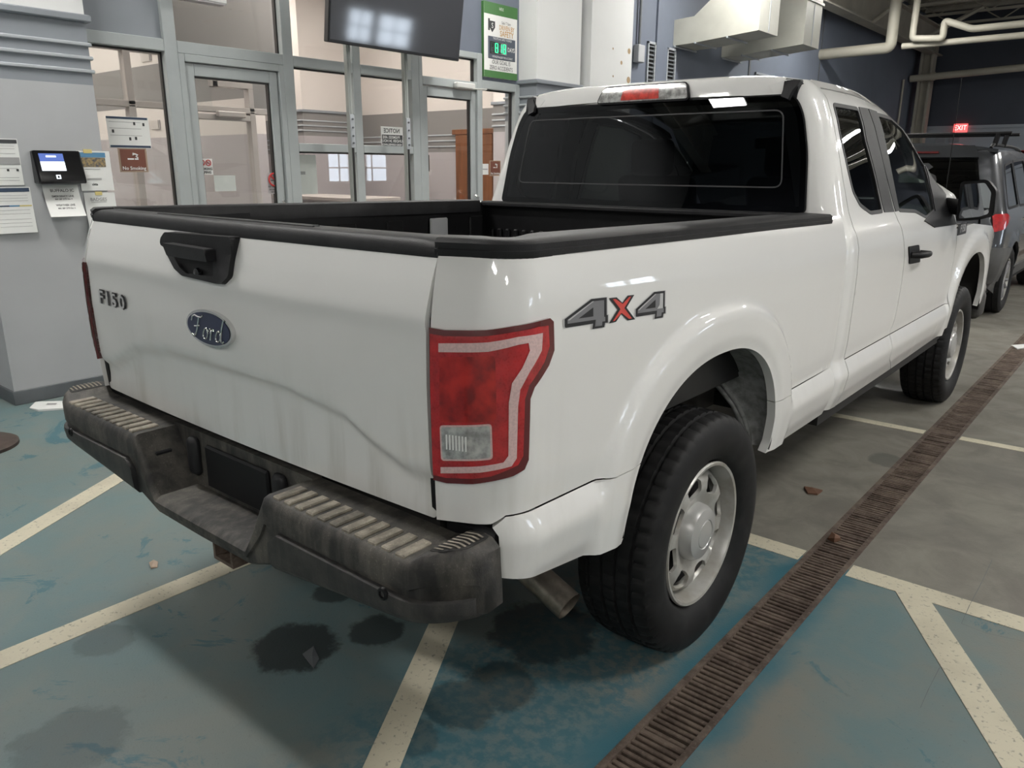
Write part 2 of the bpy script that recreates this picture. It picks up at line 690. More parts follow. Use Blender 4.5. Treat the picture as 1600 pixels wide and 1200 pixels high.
MT['wall_pale'] = M('wall_pale_blue', (0.30, 0.335, 0.375), 0.6)
MT['base_grey'] = M('baseboard_grey', (0.110, 0.120, 0.128), 0.5, var=0.15, vscale=8)
MT['trim_strip'] = M('trim_strip', (0.37, 0.395, 0.42), 0.5)
MT['alum'] = M('painted_frame', (0.365, 0.395, 0.395), 0.42, 0.0, var=0.08, vscale=5)
MT['gasket'] = M('gasket', (0.012, 0.011, 0.011), 0.5)
MT['glass'] = glass_mat('clear_glass', (0.95, 0.96, 0.955), 0.9, 1.5)
MT['lob_white'] = M('lobby_white', (0.62, 0.575, 0.545), 0.65)
MT['lob_grey'] = M('lobby_grey', (0.205, 0.195, 0.19), 0.6)
MT['lob_lav'] = M('lobby_lavender', (0.39, 0.36, 0.37), 0.6)
MT['lob_frame'] = M('lobby_frame', (0.40, 0.365, 0.345), 0.45)
MT['lob_floor'] = M('lobby_floor', (0.25, 0.24, 0.23), 0.3)
MT['wood'] = M('brown_door', (0.21, 0.082, 0.035), 0.45, var=0.35, vscale=3, stretch=(6, 6, 0.6))
MT['paper'] = M('paper', (0.70, 0.71, 0.69), 0.7)
MT['ink'] = M('ink', (0.045, 0.047, 0.05), 0.6)
MT['ink_grey'] = M('ink_grey', (0.30, 0.30, 0.30), 0.6)
MT['navy'] = M('print_navy', (0.025, 0.045, 0.085), 0.5)
MT['print_blue'] = M('print_blue', (0.09, 0.24, 0.40), 0.5)
MT['print_photo'] = M('print_photo', (0.36, 0.26, 0.11), 0.5, var=1.0, vscale=60, col2=(0.05, 0.06, 0.08))
MT['tape'] = M('yellow_tape', (0.62, 0.52, 0.20), 0.5)
MT['sign_brown'] = M('sign_brown', (0.175, 0.062, 0.04), 0.4)
MT['sign_tan'] = M('sign_tan', (0.36, 0.27, 0.20), 0.45)
MT['white'] = M('sign_white', (0.78, 0.78, 0.76), 0.45)
MT['sign_green'] = M('sign_green', (0.055, 0.175, 0.045), 0.45)
MT['sign_navy'] = M('sign_navy', (0.07, 0.085, 0.115), 0.45)
MT['sign_orange'] = M('sign_orange', (0.55, 0.33, 0.12), 0.5)
MT['rust_pale'] = M('rust_pale', (0.42, 0.30, 0.17), 0.7, var=0.4, vscale=20)
MT['sign_red'] = M('sign_red', (0.52, 0.03, 0.03), 0.5)
MT['led_green'] = M('led_green', (0.03, 0.80, 0.32), 0.4, emit=0.9)
MT['led_off'] = M('led_off', (0.02, 0.06, 0.05), 0.4)
MT['tv_frame'] = M('tv_frame', (0.012, 0.012, 0.014), 0.35)
MT['tv_screen'] = M('tv_screen', (0.042, 0.044, 0.050), 0.06, spec=1.0)
MT['strut'] = M('strut_channel', (0.33, 0.35, 0.33), 0.45, 0.2)
MT['duct'] = M('duct_paint', (0.52, 0.52, 0.46), 0.5, 0.1, var=0.12, vscale=3)
MT['pipe'] = M('pipe_paint', (0.47, 0.45, 0.375), 0.5, var=0.15, vscale=2)
MT['beam'] = M('beam_paint', (0.42, 0.40, 0.34), 0.6, var=0.2, vscale=2)
MT['deck'] = M('roof_deck', (0.40, 0.38, 0.33), 0.7, var=0.2, vscale=1.5)
MT['exit_red'] = M('exit_red', (1.0, 0.10, 0.10), 0.4, emit=1.2)
MT['exit_white'] = M('exit_white', (1.0, 0.55, 0.52), 0.4, emit=1.6)
MT['lamp_on'] = M('lamp_diffuser', (1.0, 0.975, 0.935), 0.5, emit=LAMP)
MT['lobby_on'] = M('lobby_diffuser', (1.0, 0.93, 0.86), 0.5, emit=LOBBY_LAMP)
MT['day'] = M('daylight_pane', (0.78, 0.88, 1.0), 0.2, emit=DAY)
MT['lamp_body'] = M('lamp_body', (0.6, 0.6, 0.58), 0.5)
MT['suv_grey'] = M('suv_grey_paint', (0.046, 0.050, 0.056), 0.30, 0.5, coat=1.0)
MT['suv_clad'] = M('suv_cladding', (0.10, 0.10, 0.098), 0.55, var=0.3, vscale=5)
MT['suv_red'] = M('red_paint', (0.22, 0.012, 0.015), 0.3, 0.2, coat=1.0)
MT['screen_blue'] = M('screen_blue', (0.06, 0.10, 0.30), 0.3, emit=0.7)
MT['screen_white'] = M('screen_white', (0.75, 0.82, 0.90), 0.3, emit=0.9)
MT['dark_gloss'] = M('dark_gloss', (0.008, 0.008, 0.009), 0.12, spec=0.6)
MT['leaf'] = M('dry_leaf', (0.115, 0.055, 0.03), 0.8)
MT['brown_iron'] = M('brown_iron_base', (0.075, 0.052, 0.042), 0.6, var=0.4, vscale=15)

# ================================================================== SETTING
XW, YB, YF, XR, ZC = -4.03, -7.0, 23.1, 10.0, 5.5      # storefront line, rear wall, far wall, right wall, deck
DX0, DX1 = 1.026, 1.192                              # drain slot


def struct(name, mb, mat, label, cat=None, parent=None, smooth=None):
    o = mb.build(name, mat, parent, smooth)
    if parent is None: tag(o, label, cat or name.split('_')[0], kind='structure')
    return o


# floor with an open slot for the drain
mb = MB()
for x0, x1 in ((-4.2, DX0), (DX1, XR + .2)):
    mb.add([(x0, YB, 0), (x1, YB, 0), (x1, YF + .1, 0), (x0, YF + .1, 0)], [(0, 1, 2, 3)])
floor = struct('floor', mb, MT['floor'], 'teal painted and bare concrete workshop floor with worn stains', 'floor')
mb = MB()
mb.add([(DX0, YB, 0), (DX0, YB, -.12), (DX1, YB, -.12), (DX1, YB, 0), (DX0, YF, 0), (DX0, YF, -.12), (DX1, YF, -.12), (DX1, YF, 0)],
       [(0, 4, 5, 1), (1, 5, 6, 2), (2, 6, 7, 3)])
mb.build('trench', MT['rubber_dark'], floor)


def strip(poly):
    m = MB()
    n = len(poly)
    t = 0.0022
    m.add([(x, y, t) for x, y in poly] + [(x, y, -.001) for x, y in poly],
          [tuple(range(n))] + [(i, n + i, n + (i + 1) % n, (i + 1) % n) for i in range(n)])
    m.build('painted_line', MT['line'], floor)


strip([(-0.70, 1.87), (DX0 - .012, 1.87), (DX0 - .012, 1.97), (-0.70, 1.97)])
strip([(DX1 + .012, 1.865), (4.5, 1.885), (4.5, 1.99), (DX1 + .012, 1.97)])
strip([(-0.6, 3.90), (DX0 - .012, 3.92), (DX0 - .012, 4.0), (-0.6, 3.98)])
strip([(DX1 + .012, 3.945), (4.5, 4.05), (4.5, 4.13), (DX1 + .012, 4.02)])
strip([(-.76, -3.0), (-.655, -3.0), (-.655, 1.87), (-.76, 1.87)])
d = np.array([-.515, .857])
for ax, ay, L0, L1, w in ((.589, .013, -.9, 1.45, .098), (-1.575, -.19, -1.6, .98, .105), (1.449, 1.868, -2.6, 0.0, .108)):
    n_ = np.array([d[1], -d[0]]) * w / 2
    a = np.array([ax, ay]) + d * L0
    b = np.array([ax, ay]) + d * L1
    if L1 == 0.0:
        b1, b2 = (1.387, 1.868), (1.512, 1.868)
        strip([tuple(a - n_), tuple(a + n_), b2, b1])
    else:
        strip([tuple(a - n_), tuple(a + n_), tuple(b + n_), tuple(b - n_)])

# drain grate
dg = empty('drain_grate', ((DX0 + DX1) / 2, 6, -.03), 'rusty cast iron drain grate set flush in the floor', 'drain')
mb = MB()
mb.box(DX0 - .004, DX0 + .016, YB, YF, -.03, .003)
mb.build('side_rail', MT['rust'], dg)
mb = MB()
mb.box(DX1 - .016, DX1 + .004, YB, YF, -.03, .003)
mb.build('side_rail', MT['rust'], dg)
sl = MB()
sl.bbox(-.07, .07, -.0078, .0078, -.02, 0, .0025)
slat_me = None
pitch = .0245


def slat_loc(k):
    y = .10 + k * pitch
    return y, random.uniform(-.004, .0)


for k in range(300):
    y, dz = slat_loc(k)
    wide = k % 20 == 0
    if slat_me is None:
        o = sl.build('grate_slat', MT['rust'], dg)
        slat_me = o.data
    else:
        o = link('grate_slat', slat_me, MT['rust'], dg)
    o.location = Vector(((DX0 + DX1) / 2, y, -.02 + dz)) - world_loc(dg)
    o.scale = (1, 1.42 if wide else 1, 1)
mb = MB()
for k in list(range(300, 900)) + list(range(-280, 0)):
    y = .10 + k * pitch
    mb.box(DX0 + .014, DX1 - .014, y - .0078, y + .0078, -.02, -.002)
mb.build('grate_slat', MT['rust'], dg, kind='stuff')


# ---------------------------------------------------------------- columns with ledge and strips
def column(name, x0, x1, y0, y1, ztop, label, mats=('wall_lt', 'wall_band', 'wall_white'), z_ledge=2.465, shade=True, base=True):
    c = empty(name, ((x0 + x1) / 2, (y0 + y1) / 2, 0), label, 'column', kind='structure')
    MB().box(x0, x1, y0, y1, 0, 2.055).build('lower_face', MT[mats[0]], c)
    MB().box(x0, x1, y0, y1, 2.055, z_ledge).build('band', MT[mats[1]], c)
    MB().box(x0, x1, y0, y1, z_ledge, ztop).build('upper_face', MT[mats[2]], c)
    MB().bbox(x0 - .03, x1 + .035, y0 - .03, y1 + .03, z_ledge - .025, z_ledge + .02, .008).build('ledge', MT['wall_band'], c, 40)
    for z in (2.305, 2.222, 2.140):
        MB().bbox(x0 - .018, x1 + .018, y0 - .018, y1 + .018, z - .012, z + .012, .006).build('trim_strip', MT['trim_strip'], c, 40)
    if base:
        MB().bbox(x0 - .01, x1 + .012, y0 - .012, y1 + .012, 0, .095, .004).build('baseboard', MT['base_grey'], c, 40)
    return c


column('wall_column', -4.20, -3.74, .585, 1.355, 3.9, 'light grey column with strips and ledge, papers taped to it')
column('wall_column', -4.20, -3.74, 6.13, 6.96, ZC, 'white topped column with ledge beside the safety sign')
pl = empty('wall_pilaster', (-3.9, 7.6, 0), 'flat white pilaster with rust spots beside the vents', 'pilaster', kind='structure')
MB().box(-4.1, -3.74, 7.17, 8.09, 0, ZC).build('pilaster_face', MT['wall_white'], pl)
for px, py, r in ((983, 80, .05), (971, 98, .035), (982, 125, .06), (958, 76, .02), (958, 119, .02)):
    q = hit(px, py, 0, -3.738)
    m = MB()
    m.lathe([(0, .001), (.0015, r * .45), (0, r * .7)], (q[0], q[1], q[2]), 'x', 10)
    m.build('rust_spot', MT['rust_pale'], pl)

# ---------------------------------------------------------------- walls
struct('wall_left', MB().box(-4.25, XW, 6.9, YF, 0, ZC), MT['wall_blue'], 'blue grey side wall beyond the columns', 'wall')
struct('wall_left_upper', MB().box(-4.15, -3.99, 1.30, 6.2, 3.42, ZC), MT['wall_white'], 'white wall above the storefront glazing', 'wall')
struct('wall_left_rear', MB().box(-4.25, XW, YB, .60, 0, ZC), MT['wall_lt'], 'grey side wall behind the papered column', 'wall')
struct('wall_far', MB().box(-4.25, XR, YF, YF + .15, 2.62, ZC), MT['wall_dark'], 'dark slate upper end wall of the bay', 'wall')
struct('wall_far_lower', MB().box(-4.25, XR, YF, YF + .15, 0, 2.62), MT['wall_pale'], 'pale blue lower end wall under the exit sign', 'wall')
struct('wall_right', MB().box(XR, XR + .15, YB, YF, 0, ZC), MT['wall_lt'], 'grey wall with overhead doors across the bay', 'wall')
struct('wall_back', MB().box(-4.25, XR, YB - .15, YB, 0, 2.0), MT['wall_white'], 'white lower wall behind the truck tailgate', 'wall')
struct('wall_back_upper', MB().box(-4.25, XR, YB - .15, YB, 2.0, ZC), MT['wall_dark'], 'dark slate upper wall behind the truck tailgate', 'wall')
struct('trim_1', MB().box(XW, XW + .012, 15.6, 15.63, 2.4, ZC), MT['base_grey'], 'thin vertical seam strip on the blue grey wall', 'trim')
struct('trim_2', MB().box(XW, XW + .012, 12.28, 12.34, 0, 3.4), MT['base_grey'], 'dark vertical strip beside the louvre on the blue grey wall', 'trim')
struct('trim_3', MB().box(XW, XW + .03, 9.15, 9.46, 0, ZC), MT['wall_blue'], 'flat vertical casing between two tall louvre vents', 'trim')
struct('trim_4', MB().box(XW, XR, YF - .03, YF, 2.58, 2.66), MT['wall_pale'], 'pale ledge along the end wall', 'trim')
ec = empty('wall_post', (-3.7, 22.6, 0), 'pale steel post in the far corner under the girder', 'post', kind='structure')
MB().box(-3.86, -3.80, 22.45, 22.75, 0, 4.6).build('flange', MT['beam'], ec)
MB().box(-3.60, -3.54, 22.45, 22.75, 0, 4.6).build('flange', MT['beam'], ec)
MB().box(-3.81, -3.59, 22.58, 22.62, 0, 4.6).build('web', MT['beam'], ec)

# ceiling: ribbed deck, joists, girders
mb = MB()
y = YB
while y < YF:
    mb.box(-4.2, XR, y, y + .17, ZC, ZC + .10)
    mb.box(-4.2, XR, y + .17, y + .30, ZC + .06, ZC + .12)
    y += .30
struct('ceiling', mb, MT['deck'], 'ribbed metal roof deck over the bay', 'ceiling')


def ibeam(name, axis, a0, a1, c, z0, z1, w, label, mat='beam'):
    b = empty(name, (c if axis == 'y' else (a0 + a1) / 2, (a0 + a1) / 2 if axis == 'y' else c, z0), label, 'beam', kind='structure')
    for nm, u0, u1, v0, v1 in (('bottom_flange', -w / 2, w / 2, z0, z0 + .03), ('top_flange', -w / 2, w / 2, z1 - .03, z1), ('web', -.015, .015, z0 + .03, z1 - .03)):
        m = MB()
        if axis == 'y': m.box(c + u0, c + u1, a0, a1, v0, v1)
        else: m.box(a0, a1, c + u0, c + u1, v0, v1)
        m.build(nm, MT[mat], b)
    return b


ibeam('trim_girder', 'y', YB, YF, -3.62, 4.42, 5.08, .26, 'deep pale girder along the blue grey wall')
ibeam('trim_girder', 'y', YB, YF, 3.2, 4.75, 5.2, .22, 'pale girder over the middle of the bay')
yy = -6.0
for k in range(20):
    jb = empty('trim_joist', (3, yy, 5.1), 'pale open web roof joist across the bay', 'joist', 'roof joists', 'structure')
    MB().box(-3.9, XR, yy - .05, yy + .05, 5.42, 5.5).build('top_chord', MT['beam'], jb)
    MB().box(-3.9, XR, yy - .05, yy + .05, 5.08, 5.13).build('bottom_chord', MT['beam'], jb)
    m = MB()
    x = -3.8
    s_ = 0
    while x < XR - .6:
        m.tube([(x, yy, 5.1 if s_ else 5.45), (x + .55, yy, 5.45 if s_ else 5.1)], .016, 6)
        s_ = 1 - s_
        x += .55
    m.build('web_rod', MT['beam'], jb)
    yy += 1.5
for i, (a, b) in enumerate((((-3.55, 13.5, 4.45), (-2.6, 13.5, 5.1)), ((-3.55, 17.0, 4.45), (-2.6, 17.0, 5.1)), ((-3.55, 20.5, 4.45), (-2.2, 20.5, 5.1)))):
    o = MB().tube([a, b], .05, 6).build('trim_brace', MT['beam'])
    tag(o, 'pale diagonal brace from girder up to the joists', 'brace', 'girder braces', 'structure')

# ---------------------------------------------------------------- ceiling lights
for X, ys_ in ((-2.3, (-4.35, -0.16, 4.5, 9.1, 13.7)), (3.9, (2.1, 6.7, 11.3, 15.9, 20.5)), (3.9, (-4.7,)), (7.8, (-3.6, 4.4, 12.5))):  # the single-lamp row is added, out of view, to brighten the tailgate
    for Y in ys_:
        X2 = X
        hl = .36 if Y < -4.3 and X < 0 else .65
        L = empty('ceiling_light_offscreen', (X2, Y, 4.5), 'white linear ceiling light hung below the roof joists', 'light', 'bay ceiling lights')
        MB().bbox(X2 - hl, X2 + hl, Y - .20, Y + .20, 4.53, 4.60, .01).build('housing', MT['lamp_body'], L)
        MB().box(X2 - hl + .03, X2 + hl - .03, Y - .17, Y + .17, 4.518, 4.532).build('diffuser_offscreen', MT['lamp_on'], L)
        for s_ in (-hl + .15, hl - .15):
            MB().tube([(X2 + s_, Y, 4.59), (X2 + s_, Y, 5.5)], .004, 5).build('hanger', MT['lamp_body'], L)

# ---------------------------------------------------------------- daylight windows and an overhead door across the bay
for k, (y0, y1, lb) in enumerate(((8.45, 9.35, 'four pane daylight window across the bay opposite the papered column'), (14.05, 14.95, 'four pane daylight window across the bay opposite the television'),
                                  (15.15, 16.45, 'wide four pane daylight window across the bay near the end wall'), (3.2, 4.6, 'wide four pane daylight window across the bay opposite the truck cab'))):
    D = empty('window_%d_offscreen' % (k + 6), (XR, (y0 + y1) / 2, 1.05), lb, 'window', kind='structure')
    ym = (y0 + y1) / 2
    for a, b, c_, d_ in ((y0, y1, 1.05, 1.10), (y0, y1, 1.48, 1.52), (y0, y1, 1.90, 1.95), (y0, y0 + .05, 1.1, 1.9), (ym - .02, ym + .02, 1.1, 1.9), (y1 - .05, y1, 1.1, 1.9)):
        MB().box(XR - .06, XR, a, b, c_, d_).build('window_frame', MT['wall_white'], D)
    for a, b in ((y0 + .05, ym - .02), (ym + .02, y1 - .05)):
        for c_, d_ in ((1.1, 1.48), (1.52, 1.9)):
            MB().box(XR - .03, XR - .02, a, b, c_, d_).build('pane_offscreen', MT['day'], D)
y0, y1 = -1.5, 2.1
D = empty('door_3', (XR, .3, 0), 'white overhead door with one row of grey panes opposite the tailgate', 'door', kind='structure')
for j in range(6):
    MB().bbox(XR - .07, XR - .005, y0, y1, j * .62, j * .62 + .61, .01).build('door_section', MT['wall_white'], D)
for i in range(4):
    w = (y1 - y0) / 4
    MB().box(XR - .08, XR - .072, y0 + i * w + .1, y0 + (i + 1) * w - .1, 1.33, 1.77).build('pane', MT['dark_gloss'], D)

# ================================================================== STOREFRONT
FX0, FX1 = -4.09, -3.98
PX = -4.05


def frame(parent, y0, y1, z0, z1, name='mullion', x0=FX0, x1=FX1):
    return MB().bbox(x0, x1, y0, y1, z0, z1, .004).build(name, MT['alum'], parent, 30)


def pane(parent, y0, y1, z0, z1, x=PX, gk=True, mat='glass'):
    if gk:
        m = MB()
        g = .012
        m.box(x - .02, x + .015, y1 - g, y1, z0, z1)
        m.box(x - .02, x + .015, y0, y0 + g * .6, z0, z1)
        m.box(x - .02, x + .015, y0, y1, z1 - g, z1)
        m.build('gasket', MT['gasket'], parent)
    MB().box(x - .004, x + .004, y0, y1, z0, z1).build('pane', MT[mat], parent)


HZ0, HZ1 = 2.355, 2.44
win1 = empty('window_1', (XW, 1.7, 0), 'tall storefront window beside the papered column with notices on the glass', 'window', kind='structure')
frame(win1, 1.355, 1.42, 0, 3.42)
frame(win1, 2.0, 2.10, 0, 3.42)
frame(win1, 1.42, 2.0, HZ0, HZ1, 'rail')
frame(win1, 1.42, 2.0, 0, .12, 'rail')
pane(win1, 1.42, 2.0, .12, HZ0)
MB().box(-4.07, -4.01, 1.42, 2.0, HZ1, 3.42).build('spandrel', MT['wall_band'], win1)

win2 = empty('window_2', (XW, 2.56, 2.44), 'transom window above the lobby door with push bar', 'window', kind='structure')
frame(win2, 2.10, 3.02, HZ0, HZ1, 'rail')
pane(win2, 2.10, 3.02, HZ1, 3.42)
win3 = empty('window_3', (XW, 3.8, 0), 'gridded storefront windows under the hanging television', 'window', kind='structure')
frame(win3, 3.02, 3.12, 0, 3.42)
frame(win3, 3.75, 3.84, 0, 3.42)
frame(win3, 4.47, 4.57, 0, 3.42)
for a, b in ((3.12, 3.75), (3.84, 4.47)):
    frame(win3, a, b, HZ0, HZ1, 'rail')
    frame(win3, a, b, 1.665, 1.735, 'rail')
    frame(win3, a, b, 0, .12, 'rail')
    pane(win3, a, b, .12, 1.665)
    pane(win3, a, b, 1.735, HZ0)
    pane(win3, a, b, HZ1, 3.42)
frame(win3, 2.10, 4.57, 3.34, 3.46, 'rail')


def leaf(D, y0, y1, z1, hinge_right, kick=.25):
    """glazed aluminium door leaf"""
    w = .075
    x0, x1 = -4.06, -4.005
    frame(D, y0, y0 + w, .01, z1, 'stile', x0, x1)
    frame(D, y1 - w, y1, .01, z1, 'stile', x0, x1)
    frame(D, y0 + w, y1 - w, z1 - .09, z1, 'top_rail', x0, x1)
    frame(D, y0 + w, y1 - w, .01, kick, 'bottom_rail', x0, x1)
    pane(D, y0 + w, y1 - w, kick, z1 - .09, -4.035)
    hy = y0 + w * .5 if hinge_right else y1 - w * .5
    MB().tube([(-3.99, hy, .95), (-3.94, hy, .97), (-3.94, hy, 1.23), (-3.99, hy, 1.25)], .012, 8).build('pull_handle', MT['chrome'], D, 40)


d1 = empty('door_1', (XW, 2.56, 0), 'glazed lobby door with smoking prohibited decals', 'door', kind='structure')
frame(d1, 2.10, 2.15, 0, HZ0, 'jamb')
frame(d1, 2.97, 3.02, 0, HZ0, 'jamb')
frame(d1, 2.15, 2.97, 2.30, HZ0, 'head')
leaf(d1, 2.155, 2.965, 2.295, False)
d2 = empty('door_2', (XW, 5.0, 0), 'glazed lobby door with closer arm beside the safety sign', 'door', kind='structure')
frame(d2, 4.57, 4.62, 0, 2.70, 'jamb')
frame(d2, 5.42, 5.50, 0, 2.70, 'jamb')
frame(d2, 4.62, 5.42, 2.33, 2.41, 'head')
frame(d2, 4.62, 5.42, 2.64, 2.70, 'head')
pane(d2, 4.62, 5.42, 2.41, 2.64)
leaf(d2, 4.625, 5.415, 2.32, False)
cl = MB().bbox(-3.98, -3.92, 5.05, 5.33, 2.325, 2.385, .01).build('door_closer', MT['lamp_body'], d2, 30)
MB().tube([(-3.93, 5.30, 2.33), (-3.80, 5.36, 2.325), (-3.93, 5.46, 2.33)], .01, 6).build('closer_arm', MT['lamp_body'], cl)
win4 = empty('window_4', (XW, 5.78, 0), 'narrow sidelight window between lobby door and striped column', 'window', kind='structure')
frame(win4, 6.05, 6.13, 0, 2.44)
frame(win4, 5.50, 6.05, HZ0, HZ1, 'rail')
frame(win4, 5.50, 6.05, 0, .12, 'rail')
pane(win4, 5.50, 6.05, .12, HZ0)
struct('wall_left_panel', MB().box(-4.10, -4.0, 5.50, 6.14, 2.44, 3.45), MT['wall_blue'], 'grey wall panel behind the green safety sign', 'wall')
struct('wall_left_head', MB().box(-4.10, -4.0, 4.57, 5.50, 2.70, 3.45), MT['wall_blue'], 'grey wall panel over the lobby door behind the television', 'wall')

# ================================================================== LOBBY behind the glass
LZ = 4.4
struct('floor_lobby', MB().box(-15, -4.1, -2.0, 12.0, -.06, 0.0), MT['lob_floor'], 'grey lobby floor behind the glass', 'floor')
struct('ceiling_lobby', MB().box(-15, -4.1, -2.0, 12.0, LZ, LZ + .06), MT['lob_white'], 'white lobby ceiling behind the glass', 'ceiling')


def banded(name, x0, x1, y0, y1, bands, label):
    w = empty(name, ((x0 + x1) / 2, (y0 + y1) / 2, 0), label, 'wall', kind='structure')
    for (a, b, m) in bands:
        MB().box(x0, x1, y0, y1, a, b).build('wall_band', MT[m], w)
    return w


wl = banded('wall_lobby_end', -15, -4.15, 8.6, 8.75, ((0, 1.78, 'lob_lav'), (1.78, 2.44, 'lob_grey'), (2.44, LZ, 'lob_white')), 'lobby end wall with grey band and white top')
for z in (2.05, 1.96, 1.87):
    MB().bbox(-15, -4.2, 8.585, 8.6, z - .012, z + .012, .005).build('trim_strip', MT['trim_strip'], wl)
banded('wall_lobby_back', -15.1, -15, -2, 12, ((0, 1.94, 'lob_lav'), (1.94, 2.4, 'lob_grey'), (2.4, LZ, 'lob_white')), 'lobby back wall seen through the glass')
banded('wall_lobby_side', -15, -4.2, -2.1, -2.0, ((0, LZ, 'lob_white'),), 'white lobby wall toward the papered column')
wd = banded('wall_lobby_divider', -15, -7.25, 4.8, 4.95, ((0, 1.94, 'lob_lav'), (1.94, 2.38, 'lob_white'), (2.38, 2.95, 'lob_grey'), (2.95, LZ, 'lob_white')), 'banded lobby divider wall seen through the first window')
for px0, py0, px1, py1 in ((221, 80, 235, 97), (235, 187, 249, 202)):
    a = hit(px0, py1, 1, 4.79)
    b = hit(px1, py0, 1, 4.79)
    m = MB()
    m.box(a[0], b[0], 4.785, 4.8, a[2], b[2])
    g = m.build('vent_grille', MT['lob_lav'], wd)
    for j in range(5):
        z = a[2] + (b[2] - a[2]) * (j + .5) / 5
        MB().box(a[0] + .03, b[0] - .03, 4.775, 4.787, z - .015, z + .015).build('vent_slat', MT['lob_white'], g)
column('wall_column_lobby', -10.7, -9.86, 7.40, 8.62, LZ, 'striped lobby column seen through the window under the television', ('lob_lav', 'lob_grey', 'lob_white'), base=False)
# striped wall return near the sidelight
column('wall_return_lobby', -6.2, -5.25, 8.2, 8.62, LZ, 'striped lobby wall return seen through the sidelight', ('lob_lav', 'lob_grey', 'lob_white'), base=False)

# inner vestibule partition
ip = empty('window_5', (-6.2, 2.9, 0), 'inner vestibule glazing seen through the lobby door', 'window', kind='structure')


def fr2(y0, y1, z0, z1, nm='mullion'):
    MB().bbox(-6.25, -6.15, y0, y1, z0, z1, .004).build(nm, MT['lob_frame'], ip, 30)


fr2(1.2, 4.6, 2.10, 2.16, 'rail')
fr2(1.2, 3.68, 2.62, 2.68, 'rail')
fr2(3.62, 3.68, 2.36, 2.62)
fr2(3.62, 4.10, 2.36, 2.42, 'rail')
fr2(4.04, 4.10, 2.12, 2.36)
for y in (1.2, 2.70, 3.22, 4.04):
    fr2(y, y + .07, 0, 2.12)
fr2(2.70, 2.77, 2.12, LZ)
fr2(3.29, 4.04, 2.02, 2.08, 'door_head')
MB().box(-6.23, -6.17, 3.68, 4.58, 2.42, LZ).build('spandrel', MT['lob_grey'], ip)
MB().box(-6.23, -6.17, 4.10, 4.58, 2.16, 2.42).build('spandrel', MT['lob_grey'], ip)
MB().box(-6.23, -6.17, 2.8, 3.68, 2.68, LZ).build('spandrel', MT['lob_grey'], ip)
for y0, y1, z0, z1 in ((1.27, 2.70, .0, 2.10), (2.77, 3.22, 0, 2.10), (3.29, 4.04, 0.1, 2.02), (1.27, 2.70, 2.16, 2.62), (2.77, 3.62, 2.16, 2.62)):
    MB().box(-6.204, -6.196, y0, y1, z0, z1).build('pane', MT['glass'], ip)
MB().bbox(-6.15, -6.08, 3.62, 3.95, 2.05, 2.11, .01).build('door_closer', MT['lob_frame'], ip)

# lobby ceiling panels
for X in (-5.4, -8.0, -10.6, -12.8):
    for Y in (0.4, 3.0, 6.4):
        if (X, Y) in ((-5.4, 3.0), (-8.0, 3.0), (-12.8, 6.4)): continue
        o = MB().box(X - .3, X + .3, Y - .6, Y + .6, LZ - .025, LZ + .01).build('ceiling_panel_offscreen', MT['lobby_on'])
        tag(o, 'bright rectangular panel light in the white lobby ceiling', 'light', 'lobby ceiling lights')

for Y in (5.1, 7.8):
    o = MB().box(-5.7, -5.1, Y - .6, Y + .6, LZ - .025, LZ + .01).build('ceiling_panel_offscreen', MT['lobby_on'])
    tag(o, 'bright rectangular panel light in the white lobby ceiling', 'light', 'lobby ceiling lights')

# brown double door on the lobby end wall
a = hit(716, 325, 1, 8.58)
b = hit(772, 185, 1, 8.58)
dw = empty('door_6', ((a[0] + b[0]) / 2, 8.56, 0), 'brown wooden double door on the lobby end wall', 'door', kind='structure')
xm = (a[0] + b[0]) / 2
for x0, x1 in ((a[0], xm - .01), (xm + .01, b[0])):
    MB().bbox(x0, x1, 8.53, 8.6, 0, 2.05, .006).build('door_leaf', MT['wood'], dw)
MB().bbox(a[0] - .07, b[0] + .07, 8.52, 8.6, 2.05, 2.13, .006).build('door_head', MT['wood'], dw)

# ================================================================== PICKUP TRUCK
truck = empty('pickup_truck', (0, 2.7, 0), 'white extended cab pickup truck with black step bumper, parked astride the painted lines', 'truck')
PAINT, BLK = MT['paint'], MT['black_trim']
prof_tail = blur(curve([(1.45, .09), (1.394, .057), (1.368, .046), (1.305, .022), (1.245, .005), (1.228, .003), (1.10, .0), (.964, .003), (.79, .011), (.5, .03)]), .008)


def ridge_z(x):
    ax = abs(x)
    return float(np.interp(ax, [0, .30, .53, .62, .73, .82], [1.016, 1.013, .985, .940, .901, .903]))


def tail_y(x, z):
    y = prof_tail(z) - .016 * (1 - (x / .82) ** 2)
    rz = ridge_z(x)
    y += .015 * sstep(rz + .004, rz - .026, z) * (1 - .35 * sstep(rz - .05, .80, z))
    if z < 1.232: y += .004 * sstep(1.234, 1.222, z)
    return y


def tg(x, z):
    return (x, tail_y(x, z), z)


tgate = panel('tailgate', rounded([(-.811, .79), (.811, .79), (.811, 1.372), (-.811, 1.372)], .014), tg, PAINT, truck, .016, depth=.045, smooth=50)
MB().box(-.77, .77, .058, .085, .87, 1.37).build('inner_panel', MT['liner'], tgate)
# black top cap
rings = []
for x in np.linspace(-.812, .812, 41):
    y = tail_y(x, 1.372)
    e = .006 * (1 if abs(x) > .80 else 0)
    rings.append([(x, y - .004, 1.364), (x, y - .005, 1.383), (x, y + .004, 1.397 - e), (x, y + .014, 1.401 - e), (x, y + .07, 1.403 - e), (x, y + .082, 1.396 - e), (x, y + .083, 1.355), (x, y + .02, 1.355)])
cap = loft('tailgate_cap', rings, BLK, tgate, smooth=50)
for yy in (.075, .09):
    MB().bbox(-.42, .36, yy - .003, yy + .003, 1.400, 1.4055, .002).build('cap_rib', BLK, cap)
